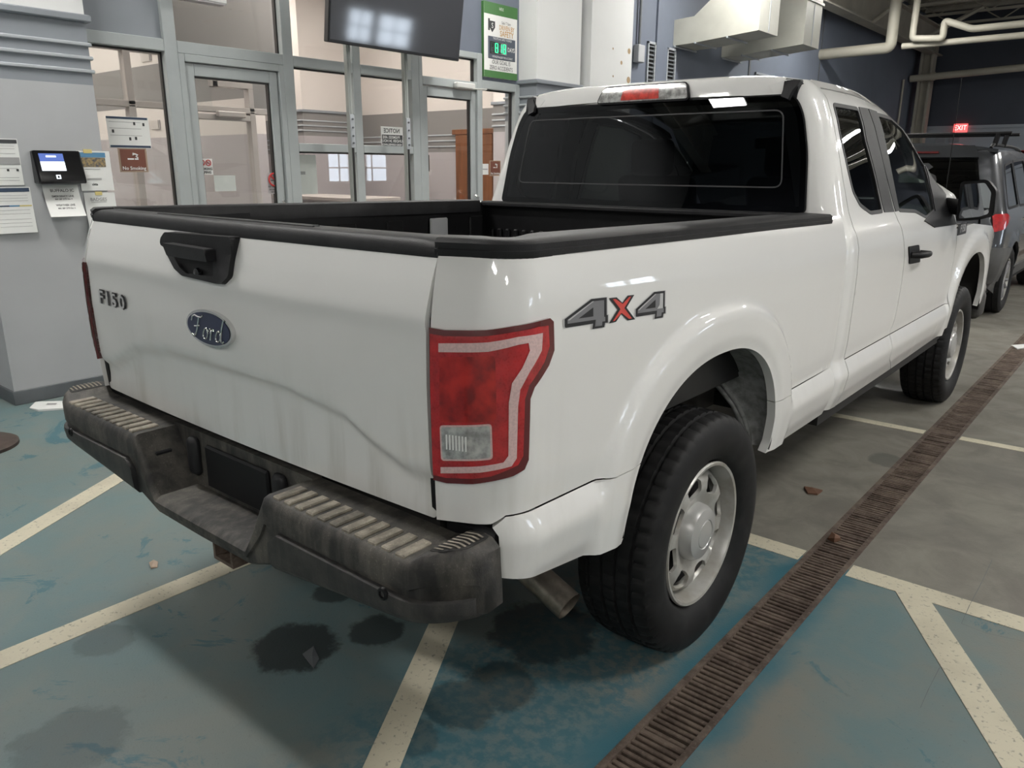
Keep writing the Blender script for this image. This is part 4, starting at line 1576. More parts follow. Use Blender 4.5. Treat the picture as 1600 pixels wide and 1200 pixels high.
# cab interior
MB().box(-.93, .93, 2.16, 4.6, .50, .60).build('cab_floor', MT['under'], truck)
MB().box(-.90, .90, 4.45, 4.5, .55, 1.16).build('firewall', MT['under'], truck)
ds = MB().bbox(-.86, .86, 4.05, 4.45, .95, 1.22, .05).build('dashboard', MT['seat'], truck, 40)
for sx in (-.40, .40):
    st = MB().bbox(sx - .26, sx + .26, 3.15, 3.70, .72, .90, .05).build('seat', MT['seat'], truck, 40)
    m = MB()
    m.bbox(sx - .24, sx + .24, -.07, .07, 0, .62, .05)
    bk = [(x, 3.16 + y - z * .22, .88 + z) for x, y, z in m.v]
    mesh('backrest', bk, m.f, MT['seat'], st, 40)
    m = MB()
    m.bbox(sx - .13, sx + .13, 2.93, 3.02, 1.50, 1.70, .04)
    m.build('headrest', MT['seat'], st, 40)
MB().bbox(-.75, .75, 2.25, 2.38, .7, 1.30, .04).build('rear_bench', MT['seat'], truck, 40)
pts = [(-.40 + .18 * math.cos(a), 3.92 - .10 * math.sin(a), 1.16 + .16 * math.sin(a)) for a in np.linspace(0, 2 * math.pi, 25)]
MB().tube(pts, .014, 8, False).build('steering_wheel', MT['rubber_dark'], truck, 60)
MB().bbox(-.12, .12, 3.72, 3.75, 1.66, 1.73, .01).build('cabin_mirror', MT['rubber_dark'], truck, 40)

# ---------------------------------------------------------------- wheels
def tire_prof():
    h = .135
    L = [(-.095, .243), (-.118, .262), (-.132, .30), (-.136, .335), (-.130, .365), (-.118, .386), (-.108, .394), (-.080, .399), (-.076, .390), (-.070, .390), (-.066, .400), (-.030, .402), (-.026, .392), (-.020, .392), (-.016, .402)]
    return L + [(-a, r) for a, r in reversed(L)]


TP = tire_prof()
NT_ = 260


def tmod(j, k, a, r):
    n = len(TP)
    jj = min(j, n - 1 - j)
    q = k % 5
    if jj in (6, 7) and q in (0,): return a, r - .007
    if jj in (10, 11) and (k + jj) % 5 in (0,): return a, r - .006
    if jj in (14,) and q == 2: return a, r - .005
    return a, r


disc_a = curve([(0, .066), (.085, .066), (.11, .074), (.15, .090), (.180, .086), (.198, .072), (.212, .052)])


def wheel(cx, cy, sg, steer=False):
    cz = .394
    m = MB().lathe(TP, (cx, cy, cz), 'x', NT_, sg, tmod)
    if sg < 0: m.f = [f[::-1] for f in m.f]
    m.f = [f[::-1] for f in m.f]
    t = m.build('tire', MT['tire'], truck, 40)
    m = MB()
    m.lathe([(.096, .240), (.106, .243), (.112, .239), (.110, .230), (.098, .225), (.078, .222), (.045, .216), (.030, .209), (-.05, .200), (-.12, .21)], (cx, cy, cz), 'x', 72, sg)
    rim = m.build('rim', MT['rim'], t, 40)
    holes = []
    for k in range(8):
        an = 2 * math.pi * (k + .3) / 8
        e = []
        for j in range(16):
            u = 2 * math.pi * j / 16
            rr = .164 + .031 * math.copysign(abs(math.cos(u)) ** .75, math.cos(u))
            ww = .043 * math.copysign(abs(math.sin(u)) ** .75, math.sin(u)) / .166
            e.append((rr * math.cos(an + ww), rr * math.sin(an + ww)))
        holes.append(e)
    outc = [(.209 * math.cos(a), .209 * math.sin(a)) for a in np.linspace(0, 2 * math.pi, 64, endpoint=False)]

    def dsurf(a, b):
        r = math.hypot(a, b)
        an = math.atan2(b, a)
        k = disc_a(r)
        lob = .5 + .5 * math.cos(8 * (an - 2 * math.pi * .3 / 8))
        k -= .003 * lob * sstep(.12, .15, r) * sstep(.205, .18, r)
        return (cx + sg * k, cy + a, cz + b)
    V, F = panel_geo(outc, dsurf, .012, holes, .012)
    if sg < 0: F = [f[::-1] for f in F]
    mesh('rim_disc', V, F, MT['rim'], t, 45)
    m = MB().lathe([(.060, .098), (.092, .094), (.108, .084), (.114, .066), (.116, .050), (.113, .048), (.116, .044), (.117, .0005)], (cx, cy, cz), 'x', 48, sg)
    m.build('hub_cap', MT['hub'], t, 35)
    m = MB().lathe([(-.06, .196), (.036, .196), (.040, .02)], (cx, cy, cz), 'x', 32, sg)
    m.build('brake_drum', MT['under'], t, 40)
    return t


for sg in (1, -1):
    wheel(sg * .845, 1.09, sg)
    wheel(sg * .845, 4.79, sg)
# wheel liners
liner_g = M('wheel_liner_grey', (.26, .265, .26), .6, var=.5, vscale=30, col2=(.12, .12, .115))
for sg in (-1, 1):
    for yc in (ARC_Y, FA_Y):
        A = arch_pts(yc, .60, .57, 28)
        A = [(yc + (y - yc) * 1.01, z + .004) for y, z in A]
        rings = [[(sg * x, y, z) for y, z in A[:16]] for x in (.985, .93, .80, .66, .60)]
        loft('wheel_liner', rings, MT['under'], truck, close_ring=False, cap=False, smooth=60)  # at the rear wheels this half is black: arch shade put into its colour
        # the front half is a bare metal wall whose inner edge sweeps outward toward the sill
        xin = curve([(.57, .90), (.70, .84), (.82, .74), (.92, .66), (1.03, .60)])
        front = A[15:]
        rings = [[(sg * (.985 + (xin(z) - .985) * k), y + .02 * math.sin(math.pi * k), z) for y, z in front] for k in (0, .2, .4, .6, .8, 1.0)]
        wl_ = loft('wheel_liner', rings, liner_g if yc == ARC_Y else MT['under'], truck, close_ring=False, cap=False, smooth=60)
        for k in (.86, .97):
            MB().tube([(sg * (.985 + (xin(z) - .985) * k), y + .02 * math.sin(math.pi * k) - .004, z) for y, z in front[6:]], .010, 8).build('liner_rib', liner_g, wl_, 60)
        MB().prism([(y, z) for y, z in A], lambda a, b, t, sg=sg: (sg * (.60 - t), a, b), .01).build('inner_arch', MT['under'], truck)

# ---------------------------------------------------------------- rear bumper
ZTB = curve([(0, .585), (.245, .585), (.345, .758), (.862, .758), (.885, .778), (.93, .786), (.958, .782), (.975, .766)])
ZBB = curve([(0, .522), (.245, .525), (.345, .560), (.60, .588), (.87, .616), (.98, .626)])


def YR(x):
    ax = abs(x)
    return -.122 if ax < .82 else -.122 + .105 * ((ax - .82) / .155) ** 2.6


xs = sorted(set([round(v, 4) for v in np.linspace(-.975, .975, 91)] + [-.345, -.245, .245, .345]))
rings = []
for x in xs:
    ax = abs(x)
    zt, zb, yr = ZTB(ax), ZBB(ax), YR(x)
    h = zt - zb
    g = min(.074 + max(0, zt - .758), .45 * h)
    rings.append([(x, .05, zt), (x, yr + .022, zt), (x, yr + .008, zt - .006), (x, yr, zt - min(.026, .2 * h)), (x, yr + .001, zt - g), (x, yr + .008, zt - g - .004), (x, yr + .010, zb + .012), (x, yr + .03, zb), (x, .06, zb + .004)])
bump = loft('rear_bumper', rings, MT['bumper'], truck, smooth=50)
for sg in (-1, 1):
    rings = []
    for ax in np.linspace(.365, .968, 34):
        x = sg * ax
        zt, zb, yr = .758, ZBB(ax), YR(x)
        ins = .03 * (1 - sstep(.365, .40, ax))
        rings.append([(x, yr + .012, zt - .083 - ins), (x, yr - .006, zt - .086 - ins), (x, yr - .007, zt - .10 - ins), (x, yr - .003, zb + .02), (x, yr + .010, zb + .002), (x, yr + .035, zb - .002)])
    loft('bumper_pad', rings, MT['bumper_pad'], bump, smooth=50, flip=sg < 0)
    # step treads
    for k in range(11):
        x = sg * (.385 + k * .0445)
        yr = YR(x)
        m = MB()
        m.bbox(x - .0145, x + .0145, yr + .016, -.022, .752, .7635, .003)
        m.build('step_tread', MT['tread'], bump)
    # ribbed tread on the raised corner
    hh = lambda x, y: (x, y, ZTB(x) + .0012)
    cc = panel('corner_tread', rounded([(.888, -.078), (.925, -.070), (.950, -.030), (.952, .045), (.892, .045)], .012), hh, MT['bumper_pad'], bump, .02, depth=.008, mir=sg < 0, smooth=50)
    for k in range(8):
        y = -.066 + k * .0135
        x1 = .946 - max(0, -.035 - y) * .8
        m = MB()
        xx = np.linspace(.895, x1, 7)
        m.add([hh(x, y - .0028) for x in xx] + [hh(x, y + .0028) for x in xx], [(i, i + 1, i + 8, i + 7) for i in range(6)])
        mesh('corner_rib', [(sg * p[0], p[1], p[2] + .003) for p in m.v], m.f if sg > 0 else [f[::-1] for f in m.f], MT['tread'], cc)
    m = MB().lathe([(0, .016), (.006, .014), (.007, .009), (.0, .007), (.0, .0005)], (0, 0, 0), 'z', 16)
    x0 = sg * .80
    mesh('parking_sensor', [(x0 + a, YR(x0) - .004 - c_, .668 + b_) for a, b_, c_ in m.v], m.f, MT['rubber_dark'], bump, 40)
    # square plug in the cutout wall
    if sg < 0:
        MB().bbox(-.335, -.305, -.075, -.020, .655, .70, .004).build('trailer_plug', MT['black_trim'], bump, 30)
# plate recess in the middle
MB().box(-.36, .36, .020, .05, .56, .765).build('plate_panel', MT['bumper'], bump)
MB().bbox(-.165, .165, .008, .024, .60, .735, .006).build('plate_recess', MT['rubber_dark'], bump, 30)
for x in (-.235, .22):
    m = MB()
    m.bbox(x - .028, x + .028, -.004, .03, .62, .745, .02)
    m.build('plate_lamp', MT['black_trim'], bump, 60)
# body-side filler between bumper and body
for sg in (-1, 1):
    MB().bbox(min(sg * .80, sg * .945), max(sg * .80, sg * .945), .055, .16, .66, .79, .012).build('bumper_bracket', MT['rubber_dark'], bump, 40)

# hitch receiver
m = MB()
x0, x1, z0, z1, w = -.052, .052, .425, .505, .011
for a, b, c_, d_ in ((x0, x1, z1 - w, z1), (x0, x1, z0, z0 + w), (x0, x0 + w, z0 + w, z1 - w), (x1 - w, x1, z0 + w, z1 - w)):
    m.box(a, b, -.055, .25, c_, d_)
hr = m.build('hitch_receiver', MT['rust'], truck)
MB().tube([(-.55, .16, .50), (.55, .16, .50)], .045, 8).build('hitch_tube', MT['under'], hr)

# exhaust tip
m = MB()
e1, e0 = np.array([.772, .600, .285]), np.array([.50, .60, .40])
dirv = (e1 - e0) / np.linalg.norm(e1 - e0)
m.tube([e0 - np.array([.1, -.2, -.02]), e0, e1], .047, 24, False)
m.tube([e1, e1 - dirv * .002, e0], .0435, 24, False)
ex = m.build('exhaust_tip', MT['steel'], truck, 50)
ex.data.materials.append(MT['rust'])
# end lip ring
n0 = len(ex.data.vertices)
# chassis under the bed
for sg in (-1, 1):
    MB().box(min(sg * .40, sg * .48), max(sg * .40, sg * .48), .15, 5.5, .50, .64).build('frame_rail', MT['under'], truck)
    MB().bbox(min(sg * .50, sg * .57), max(sg * .50, sg * .57), .35, 1.85, .40, .46, .01).build('leaf_spring', MT['under'], truck)
MB().tube([(-.75, 1.09, .40), (.75, 1.09, .40)], .05, 12).build('rear_axle', MT['under'], truck, 60)
MB().tube([(-.75, 4.79, .40), (.75, 4.79, .40)], .05, 12).build('front_axle', MT['under'], truck, 60)
MB().bbox(-.15, .17, .93, 1.25, .26, .54, .08).build('differential', MT['under'], truck, 60)
MB().tube([(0, 1.2, .44), (0, 3.6, .5)], .04, 10).build('drive_shaft', MT['under'], truck, 60)
MB().bbox(-.40, .10, 1.6, 3.2, .45, .62, .05).build('fuel_tank', MT['under'], truck, 40)
MB().box(-.57, .57, .12, 2.1, .66, .70).build('bed_underside', MT['under'], truck)
MB().box(-.79, .79, .055, .32, .66, .80).build('rear_sill', MT['under'], truck)
m = MB().lathe([(0, .10), (.05, .24), (.10, .36), (.16, .38), (.21, .36), (.23, .22), (.20, .1)], (-.05, .50, .43), 'z', 40)
m.build('spare_tire', MT['tire'], truck, 40)
MB().box(-.95, .95, 2.12, 4.25, .50, .56).build('rocker_underside', MT['under'], truck)

# ---------------------------------------------------------------- 4x4 decals
def decal_fn(mir, off):
    sg = -1 if mir else 1

    def fn(a, b):
        # a 0..1 along the decal, b 0..1 up
        y = .243 + a * .437
        z = 1.2 - .026 * a + b * .068
        if mir: y = .680 - a * .437
        p = bed(sY(y), z, off)
        return (sg * p[0], p[1], p[2])
    return fn


def decal_part(name, poly, mir, off, mat, parent, holes=()):
    fn = decal_fn(mir, off)
    V, F = panel_geo(poly, fn, .25, holes, 0, 0, .08)
    if mir: F = [f[::-1] for f in F]
    return mesh(name, V, F, mat, parent)


def four(x0, w):
    o = [(0, .22), (0, .46), (.60, 1.0), (.97, 1.0), (.97, .40), (1.0, .40), (1.0, .14), (.93, .14), (.91, 0), (.62, 0), (.64, .18), (.02, .18)]
    g = [(.06, .30), (.06, .42), (.62, .92), (.90, .92), (.90, .36), (.93, .34), (.93, .20), (.86, .20), (.85, .07), (.68, .07), (.70, .30)]
    h = [(.30, .42), (.64, .72), (.64, .42)]
    f = lambda L: [(x0 + a * w, b) for a, b in L]
    return f(o), f(g), f(h)


for mir, par in ((False, bed_r), (True, bed_l)):
    base = None
    for x0, w in ((.0, .385), (.665, .335)):
        o_, g_, h_ = four(x0, w)
        k = decal_part('four_decal', poly_off(o_, .012), mir, .0012, MT['decal_light'], par)
        decal_part('decal_black', o_, mir, .0016, MT['decal_black'], k)
        decal_part('decal_grey', g_, mir, .0020, MT['decal_grey'], k)
        decal_part('decal_hole', h_, mir, .0024, MT['decal_black'], k)
        decal_part('decal_shine', [(x0 + a * w, b) for a, b in ((.70, .36), (.78, .50), (.80, .92), (.90, .92), (.90, .36))], mir, .0023, MT['decal_light'] if x0 > .5 else MT['decal_grey'], k)
        decal_part('decal_edge', [(x0 + a * w, b) for a, b in ((.06, .42), (.62, .92), (.66, .92), (.10, .40))], mir, .0024, MT['decal_light'], k)
    X_ = [(0, 0), (.26, .02), (.46, .30), (.70, 0), (1.0, 0), (.66, .52), (.96, 1.0), (.70, 1.0), (.50, .74), (.28, .98), (0, .98), (.32, .50)]
    f = lambda L, k: [(.395 + (.5 + (a - .5) * k) * .265, .10 + (.5 + (b - .5) * k) * .88) for a, b in L]
    k = decal_part('cross_decal', f(X_, 1.0), mir, .0016, MT['decal_black'], par)
    decal_part('decal_red', poly_off(f(X_, .93), -.022), mir, .0021, MT['decal_red'], k)

# ================================================================== OTHER VEHICLES
def car_wheel(root, cx, cy, sg, Rw=.37):
    k = Rw / .40
    prof = [(-.09, .25), (-.115, .29), (-.118, .35), (-.10, .388), (-.05, .398), (-.045, .39), (-.04, .39), (-.035, .40), (.035, .40), (.04, .39), (.045, .39), (.05, .398), (.10, .388), (.118, .35), (.115, .29), (.09, .25)]
    m = MB().lathe([(a, r * k) for a, r in prof], (cx, cy, Rw), 'x', 64, sg)
    t = m.build('tire', MT['tire'], root, 45)
    m = MB().lathe([(.085, .252 * k), (.10, .25 * k), (.098, .235 * k), (.06, .225 * k), (-.08, .22 * k)], (cx, cy, Rw), 'x', 48, sg)
    m.build('rim', MT['rim'], t, 45)
    for j in range(10):
        a = 2 * math.pi * j / 10 + (.10 if j % 2 else -.10)
        m = MB()
        m.tube([(cx + sg * .075, cy + .04 * math.cos(a), Rw + .04 * math.sin(a)), (cx + sg * .088, cy + .225 * k * math.cos(a), Rw + .225 * k * math.sin(a))], .016, 6)
        m.build('spoke', MT['decal_grey'], t, 40)
    MB().lathe([(.06, .06), (.09, .055), (.095, .0005)], (cx, cy, Rw), 'x', 24, sg).build('hub_cap', MT['hub'], t, 45)
    MB().lathe([(.02, .2 * k), (.025, .001)], (cx, cy, Rw), 'x', 32, sg).build('brake_disc', MT['under'], t)


def suv(name, label, X0, Y0, hs, paint, clad, rack=False, sticker=False):
    """sport utility vehicle, rear bumper at Y0, centred on X0; hs scales its height"""
    root = empty(name, (X0, Y0 + 2.4, 0), label, 'car')
    Wz = blur(curve([(.35, .88), (.5, .93), (.65, .955), (.95, .95), (1.05, .945), (1.10, .92), (1.35, .84), (1.60, .765), (1.70, .72), (1.76, .66)]), .02)
    yr = blur(curve([(.35, .14), (.50, .05), (.60, .0), (.80, .0), (.86, .03), (1.05, .07), (1.15, .09), (1.60, .29), (1.72, .36), (1.8, .40)]), .02)
    RR = .24
    AR, AY = .43, (.90, 3.72)

    def sx(y, z):
        u = z / hs
        w = Wz(u)
        for yc in AY:
            r = math.hypot(y - yc, z - .36)
            w += .02 * (1 - sstep(AR + .04, AR + .10, r))
        d_ = y - yr(u)
        if d_ < RR: w -= RR - math.sqrt(max(0, RR ** 2 - (RR - max(0, d_)) ** 2))
        if y > 4.2: w -= .45 * (y - 4.2) ** 2
        return w

    def side(y, z): return (X0 + sx(y, z), Y0 + y, z)

    def sidem(y, z):
        return (X0 - sx(y, z), Y0 + y, z)
    zroof = lambda y: hs * (1.70 - .03 * max(0, .8 - y) ** 2 - .06 * max(0, y - 1.6) ** 2 - .28 * max(0, y - 2.55) ** 1.3)

    def arch(yc):
        return [(yc + AR * math.cos(t), .36 + AR * math.sin(t)) for t in np.linspace(math.pi + .25, -.25, 24)]
    o = [(yr(.40) + .0, .40)] + arch(AY[0]) + [(1.4, .34), (3.2, .34)] + arch(AY[1]) + [(4.6, .42), (4.72, .60), (4.70, .95), (4.2, 1.07 * hs), (3.45, 1.12 * hs)]
    o += [(y, zroof(y)) for y in np.linspace(3.40, .45, 24)] + [(yr(z / hs) + .002, z) for z in np.linspace(1.68 * hs, .45, 20)]
    q1 = rounded([(.40, 1.12 * hs), (1.08, 1.13 * hs), (1.12, 1.58 * hs), (.62, 1.54 * hs)], .05)
    q2 = rounded([(1.17, 1.13 * hs), (2.02, 1.12 * hs), (1.98, 1.61 * hs), (1.20, 1.585 * hs)], .04)
    q3 = rounded([(2.08, 1.12 * hs), (3.12, 1.11 * hs), (2.72, 1.50 * hs), (2.05, 1.61 * hs)], .05)
    for mir in (False, True):
        fn = side
        V, F = panel_geo(o, fn, .05, [q1, q2, q3], .03)
        if mir:
            V = [(2 * X0 - p[0], p[1], p[2]) for p in V]
            F = [f[::-1] for f in F]
        b = mesh('body_side', V, F, paint, root, 42)
        for q in (q1, q2, q3):
            V, F = panel_geo(poly_off(q, .004), fn, .08, [], 0, -.006)
            if mir: V, F = [(2 * X0 - p[0], p[1], p[2]) for p in V], [f[::-1] for f in F]
            mesh('side_glass', V, F, MT['tint'], b, 60)
            V, F = panel_geo(poly_off(q, .012), fn, .06, [poly_off(q, -.012)], .006, .003)
            if mir: V, F = [(2 * X0 - p[0], p[1], p[2]) for p in V], [f[::-1] for f in F]
            mesh('window_trim', V, F, MT['rubber_dark'], b)
        # cladding along the sill and around the rear corner
        cl_ = [(yr(.40), .385)] + [(AY[0] - AR - .01, .40), (AY[0] - AR - .06, .62), (AY[0] - AR * .6, .74)] + [(yr(.78) + .01, .78), (yr(.6), .6)]
        V, F = panel_geo(cl_, fn, .04, [], .01, .012)
        if mir: V, F = [(2 * X0 - p[0], p[1], p[2]) for p in V], [f[::-1] for f in F]
        mesh('bumper_corner', V, F, clad, b, 50)
        V, F = panel_geo([(1.36, .34), (3.25, .34), (3.25, .47), (1.36, .47)], fn, .08, [], .01, .012)
        if mir: V, F = [(2 * X0 - p[0], p[1], p[2]) for p in V], [f[::-1] for f in F]
        mesh('sill_cladding', V, F, clad, b, 50)
        # tail lamp wrapping the corner
        tl = rounded([(yr(1.0) + .03, .90 * hs), (.20, .93 * hs), (.34, 1.03 * hs), (.26, 1.075 * hs), (yr(1.08) + .03, 1.07 * hs)], .02)
        V, F = panel_geo(tl, fn, .03, [], .01, .010)
        if mir: V, F = [(2 * X0 - p[0], p[1], p[2]) for p in V], [f[::-1] for f in F]
        mesh('tail_lamp', V, F, MT['lamp_red'], b, 60)
        for hy in (1.30, 2.2):
            X = sx(hy, .98 * hs)
            sgn = -1 if mir else 1
            m = MB().tube([(X0 + sgn * (X - .01), Y0 + hy, .98 * hs), (X0 + sgn * (X + .03), Y0 + hy + .03, .98 * hs), (X0 + sgn * (X + .03), Y0 + hy + .17, .98 * hs), (X0 + sgn * (X - .01), Y0 + hy + .2, .98 * hs)], .014, 8)
            m.build('door_handle', MT['chrome'], b, 60)
    xm = lambda z: Wz(z / hs) - RR + .012
    # tailgate below the glass, rear glass, roof, spoiler
    zz = np.linspace(.40, 1.10 * hs, 14)
    hatch = [(-xm(z), z) for z in zz][::-1] + [(xm(z), z) for z in zz]
    rs = lambda x, z: (X0 + x, Y0 + yr(z / hs) - .02 * (1 - (x / .75) ** 2), z)
    hp = panel('hatch', hatch, rs, paint, root, .05, depth=.02, smooth=45)
    panel('rear_bumper', [(-.70, .40), (.70, .40), (.71, .76), (-.71, .76)], rs, clad, root, .06, depth=.012, off=.014, smooth=50)
    zz = np.linspace(1.11 * hs, 1.60 * hs, 12)
    rg = [(-xm(z) - .05, z) for z in zz][::-1] + [(xm(z) + .05, z) for z in zz]
    panel('rear_glass', rg, rs, MT['tint'], hp, .06, off=.004, smooth=60)
    zz = np.linspace(1.605 * hs, 1.72 * hs, 5)
    panel('spoiler', [(-xm(z) - .06, z) for z in zz][::-1] + [(xm(z) + .06, z) for z in zz], rs, paint, hp, .06, off=.03, depth=.05, smooth=45)
    MB().bbox(X0 - .22, X0 + .22, Y0 + .25, Y0 + .29, 1.655 * hs, 1.675 * hs, .005).build('brake_lamp', MT['lamp_dark'], hp)
    MB().bbox(X0 - .16, X0 + .16, Y0 - .035, Y0 + .0, .82 * hs, .93 * hs, .005).build('licence_plate', MT['white'], hp)
    panel('roof', [(-.74, .40), (.74, .40), (.70, 2.62), (-.70, 2.62)], lambda x, y: (X0 + x, Y0 + y, zroof(y) + .075 * hs * (1 - (x / .75) ** 2) - .008), paint, root, .08, depth=.03, smooth=50)
    panel('windshield', [(-.68, 0), (.68, 0), (.78, 1), (-.78, 1)], lambda x, t: (X0 + x, Y0 + 2.6 + .85 * t, hs * (1.69 - .56 * t) + .05 * (1 - x * x)), MT['tint'], root, .12, smooth=60)
    panel('hood', [(-.82, 3.4), (.82, 3.4), (.72, 4.66), (-.72, 4.66)], lambda x, y: (X0 + x, Y0 + y, hs * (1.13 - .10 * max(0, y - 3.6)) - .04 * x * x), paint, root, .10, depth=.02, smooth=50)
    MB().bbox(X0 - .78, X0 + .78, Y0 + 4.58, Y0 + 4.72, .42, .98, .04).build('grille', MT['rubber_dark'], root, 40)
    MB().box(X0 - .86, X0 + .86, Y0 + .2, Y0 + 4.5, .28, .36).build('underbody', MT['under'], root)
    MB().box(X0 - .80, X0 + .80, Y0 + .35, Y0 + 3.4, .50, .55).build('cabin_floor', MT['under'], root)
    for sxx in (-.38, .38):
        MB().bbox(X0 + sxx - .25, X0 + sxx + .25, Y0 + 1.35, Y0 + 1.55, .6, 1.28 * hs, .06).build('seat', MT['seat'], root, 40)
    for sg in (-1, 1):
        for yc in AY:
            car_wheel(root, X0 + sg * .835, Y0 + yc, sg)
            MB().prism([(yc + (AR + .005) * math.cos(t), .36 + (AR + .005) * math.sin(t)) for t in np.linspace(math.pi + .2, -.2, 20)],
                       lambda a, b, t, sg=sg: (X0 + sg * (.58 - t), Y0 + a, b), .02).build('arch_liner', MT['under'], root)
    if rack:
        for sg in (-1, 1):
            m = MB()
            z0 = lambda y: zroof(y) + .045
            m.tube([(X0 + sg * .66, Y0 + .45, zroof(.45) + .01)] + [(X0 + sg * .66, Y0 + y, z0(y)) for y in np.linspace(.55, 2.3, 8)] + [(X0 + sg * .66, Y0 + 2.4, zroof(2.4))], .018, 8)
            m.build('roof_rail', MT['rubber_dark'], root, 60)
        for y in (.62, 1.15):
            zb_ = zroof(y) + .16
            cb = MB().tube([(X0 - .80, Y0 + y, zb_), (X0 + .80, Y0 + y, zb_)], .017, 8).build('cross_bar', MT['rubber_dark'], root, 60)
            for sg in (-1, 1):
                MB().tube([(X0 + sg * .66, Y0 + y, zb_ - .125), (X0 + sg * .68, Y0 + y, zb_)], .026, 8).build('bar_foot', MT['rubber_dark'], cb, 60)
    if sticker:
        st_ = rounded([(-.12, 1.40), (.14, 1.40), (.14, 1.45), (.02, 1.45), (.02, 1.49), (-.12, 1.49)], .008)
        panel('window_sticker', st_, rs, MT['white'], hp, .05, off=.008)
    return root


suv('parked_suv', 'dark grey sport utility vehicle with roof rack ahead of the white truck', -.30, 8.12, 1.03, MT['suv_grey'], MT['suv_clad'], True, True)
suv('parked_suv', 'dark red vehicle parked in front of the grey roof racked one', -.28, 17.6, 1.10, MT['suv_red'], MT['suv_clad'])

# ================================================================== TELEVISION on its strut posts
TX = -3.55
tv = empty('television', (TX - .1, 3.93, 0), 'large black television on two strut posts before the storefront', 'television')
tilt = R(8.3)


def tvp(x, y, z):
    """local: x toward the room, y along, z up from the lower edge"""
    return (TX + x * math.cos(tilt) + z * math.sin(tilt), 3.16 + y, 2.512 + z * math.cos(tilt) - x * math.sin(tilt))


def tvbox(nm, x0, x1, y0, y1, z0, z1, mat, par, b=.006):
    m = MB().bbox(x0, x1, y0, y1, z0, z1, b)
    return mesh(nm, [tvp(*p) for p in m.v], m.f, mat, par, 40)


tvbox('cabinet', -.06, 0, 0, 1.53, 0, .88, MT['tv_frame'], tv)
sc_ = tvbox('screen', -.01, .003, .014, 1.516, .022, .866, MT['tv_screen'], tv, .001)
tvbox('mount_plate', -.13, -.055, .35, 1.15, .10, .5, MT['strut'], tv)
for px, y in ((570, 3.49), (652, 4.15)):
    p = MB()
    p.box(TX - .20, TX - .16, y - .02, y + .02, 0, 3.3)
    p.box(TX - .205, TX - .155, y - .006, y + .006, 0, 3.3)
    po = p.build('strut_post', MT['strut'], tv)
    m = MB().bbox(TX - .160, TX - .148, y - .022, y + .026, 1.70, 1.98, .003)
    pp = m.build('splice_plate', MT['trim_strip'], po)
    for z in (1.74, 1.80, 1.87, 1.94):
        MB().tube([(TX - .15, y, z), (TX - .138, y, z)], .009, 6).build('bolt', MT['base_grey'], pp)
    MB().box(TX - .158, TX - .150, y - .008, y + .008, 0, 1.70).build('slot', MT['gasket'], po)

# white box fixture high over the lobby door
a, b = hit(268, 11, 0, -3.93), hit(353, 11, 0, -3.93)
wf = empty('box_fixture', (-3.95, float(a[1] + b[1]) / 2, float(b[2])), 'white box fixture mounted high over the lobby door transom', 'fixture')
MB().bbox(-3.99, -3.90, float(a[1]), float(b[1]), float(b[2]) + .01, float(b[2]) + .24, .012).build('fixture_case', MT['wall_white'], wf, 40)
MB().bbox(-3.985, -3.905, float(a[1]) + .02, float(b[1]) - .02, float(b[2]) + .002, float(b[2]) + .014, .004).build('fixture_lens', MT['lob_lav'], wf, 40)

# ================================================================== SAFETY SIGN
SXX = -3.965
sy0, sy1, sz0, sz1 = 5.515, 6.06, 2.475, 3.215
sgn = empty('safety_sign', (-3.98, 5.79, sz0), 'green and white days without accident sign with lit counter above the door', 'sign')
MB().bbox(-4.0, SXX, sy0, sy1, sz0, sz1, .004).build('sign_board', MT['white'], sgn)
MB().box(-4.0, SXX - .004, sy0 - .006, sy0 + .002, sz0, sz1).build('sign_edge', MT['sign_green'], sgn)
MB().box(SXX - .002, SXX + .002, sy0, sy1, 3.10, sz1).build('top_band', MT['sign_green'], sgn)
MB().box(SXX - .002, SXX + .002, sy0, sy1, sz0, 2.545).build('bottom_band', MT['sign_green'], sgn)
ymid = (sy0 + sy1) / 2
at = lambda yc, zc, k=.004: (lambda a, b: (SXX + k, yc + a, zc + b))
text('lettering', 'HRX', .045, at(ymid, 3.165), MT['white'], sgn, sx=.8)
text('lettering', 'Safe T Sam', .040, at(ymid + .08, 3.035), MT['ink'], sgn, sx=.85)
text('lettering', 'DRIVEN BY', .066, at(ymid + .09, 2.985), MT['sign_orange'], sgn, sx=.78, bold=.0006)
text('lettering', 'SAFETY', .080, at(ymid + .09, 2.925), MT['sign_orange'], sgn, sx=.86, bold=.001)
shield = [(-.045, .05), (.045, .05), (.045, -.01), (0, -.06), (-.045, -.01)]
MB().prism(shield, lambda a, b, t: (SXX + .001 + t, 5.64 + a, 2.985 + b), .002).build('shield_emblem', MT['ink'], sgn)
text('lettering', 'S', .075, at(5.64, 2.988, .005), MT['white'], sgn)
MB().box(SXX, SXX + .004, 5.577, 5.60, 2.94, 3.055).build('emblem_bar', MT['ink'], sgn)
cp_ = MB().bbox(SXX - .002, SXX + .006, 5.575, 6.02, 2.665, 2.885, .002).build('counter_panel', MT['sign_navy'], sgn)
text('lettering', 'THIS SITE HAS SAFELY WORKED', .030, at(5.80, 2.865, .009), MT['white'], sgn, sx=.72)
text('lettering', 'WITHOUT A LOST TIME ACCIDENT', .030, at(5.80, 2.685, .009), MT['white'], sgn, sx=.70)
text('lettering', 'DAYS', .062, at(5.945, 2.775, .009), MT['white'], sgn, sx=.78, bold=.001)
MB().box(SXX + .005, SXX + .011, 5.60, 5.865, 2.715, 2.835).build('counter_window', MT['dark_gloss'], cp_)


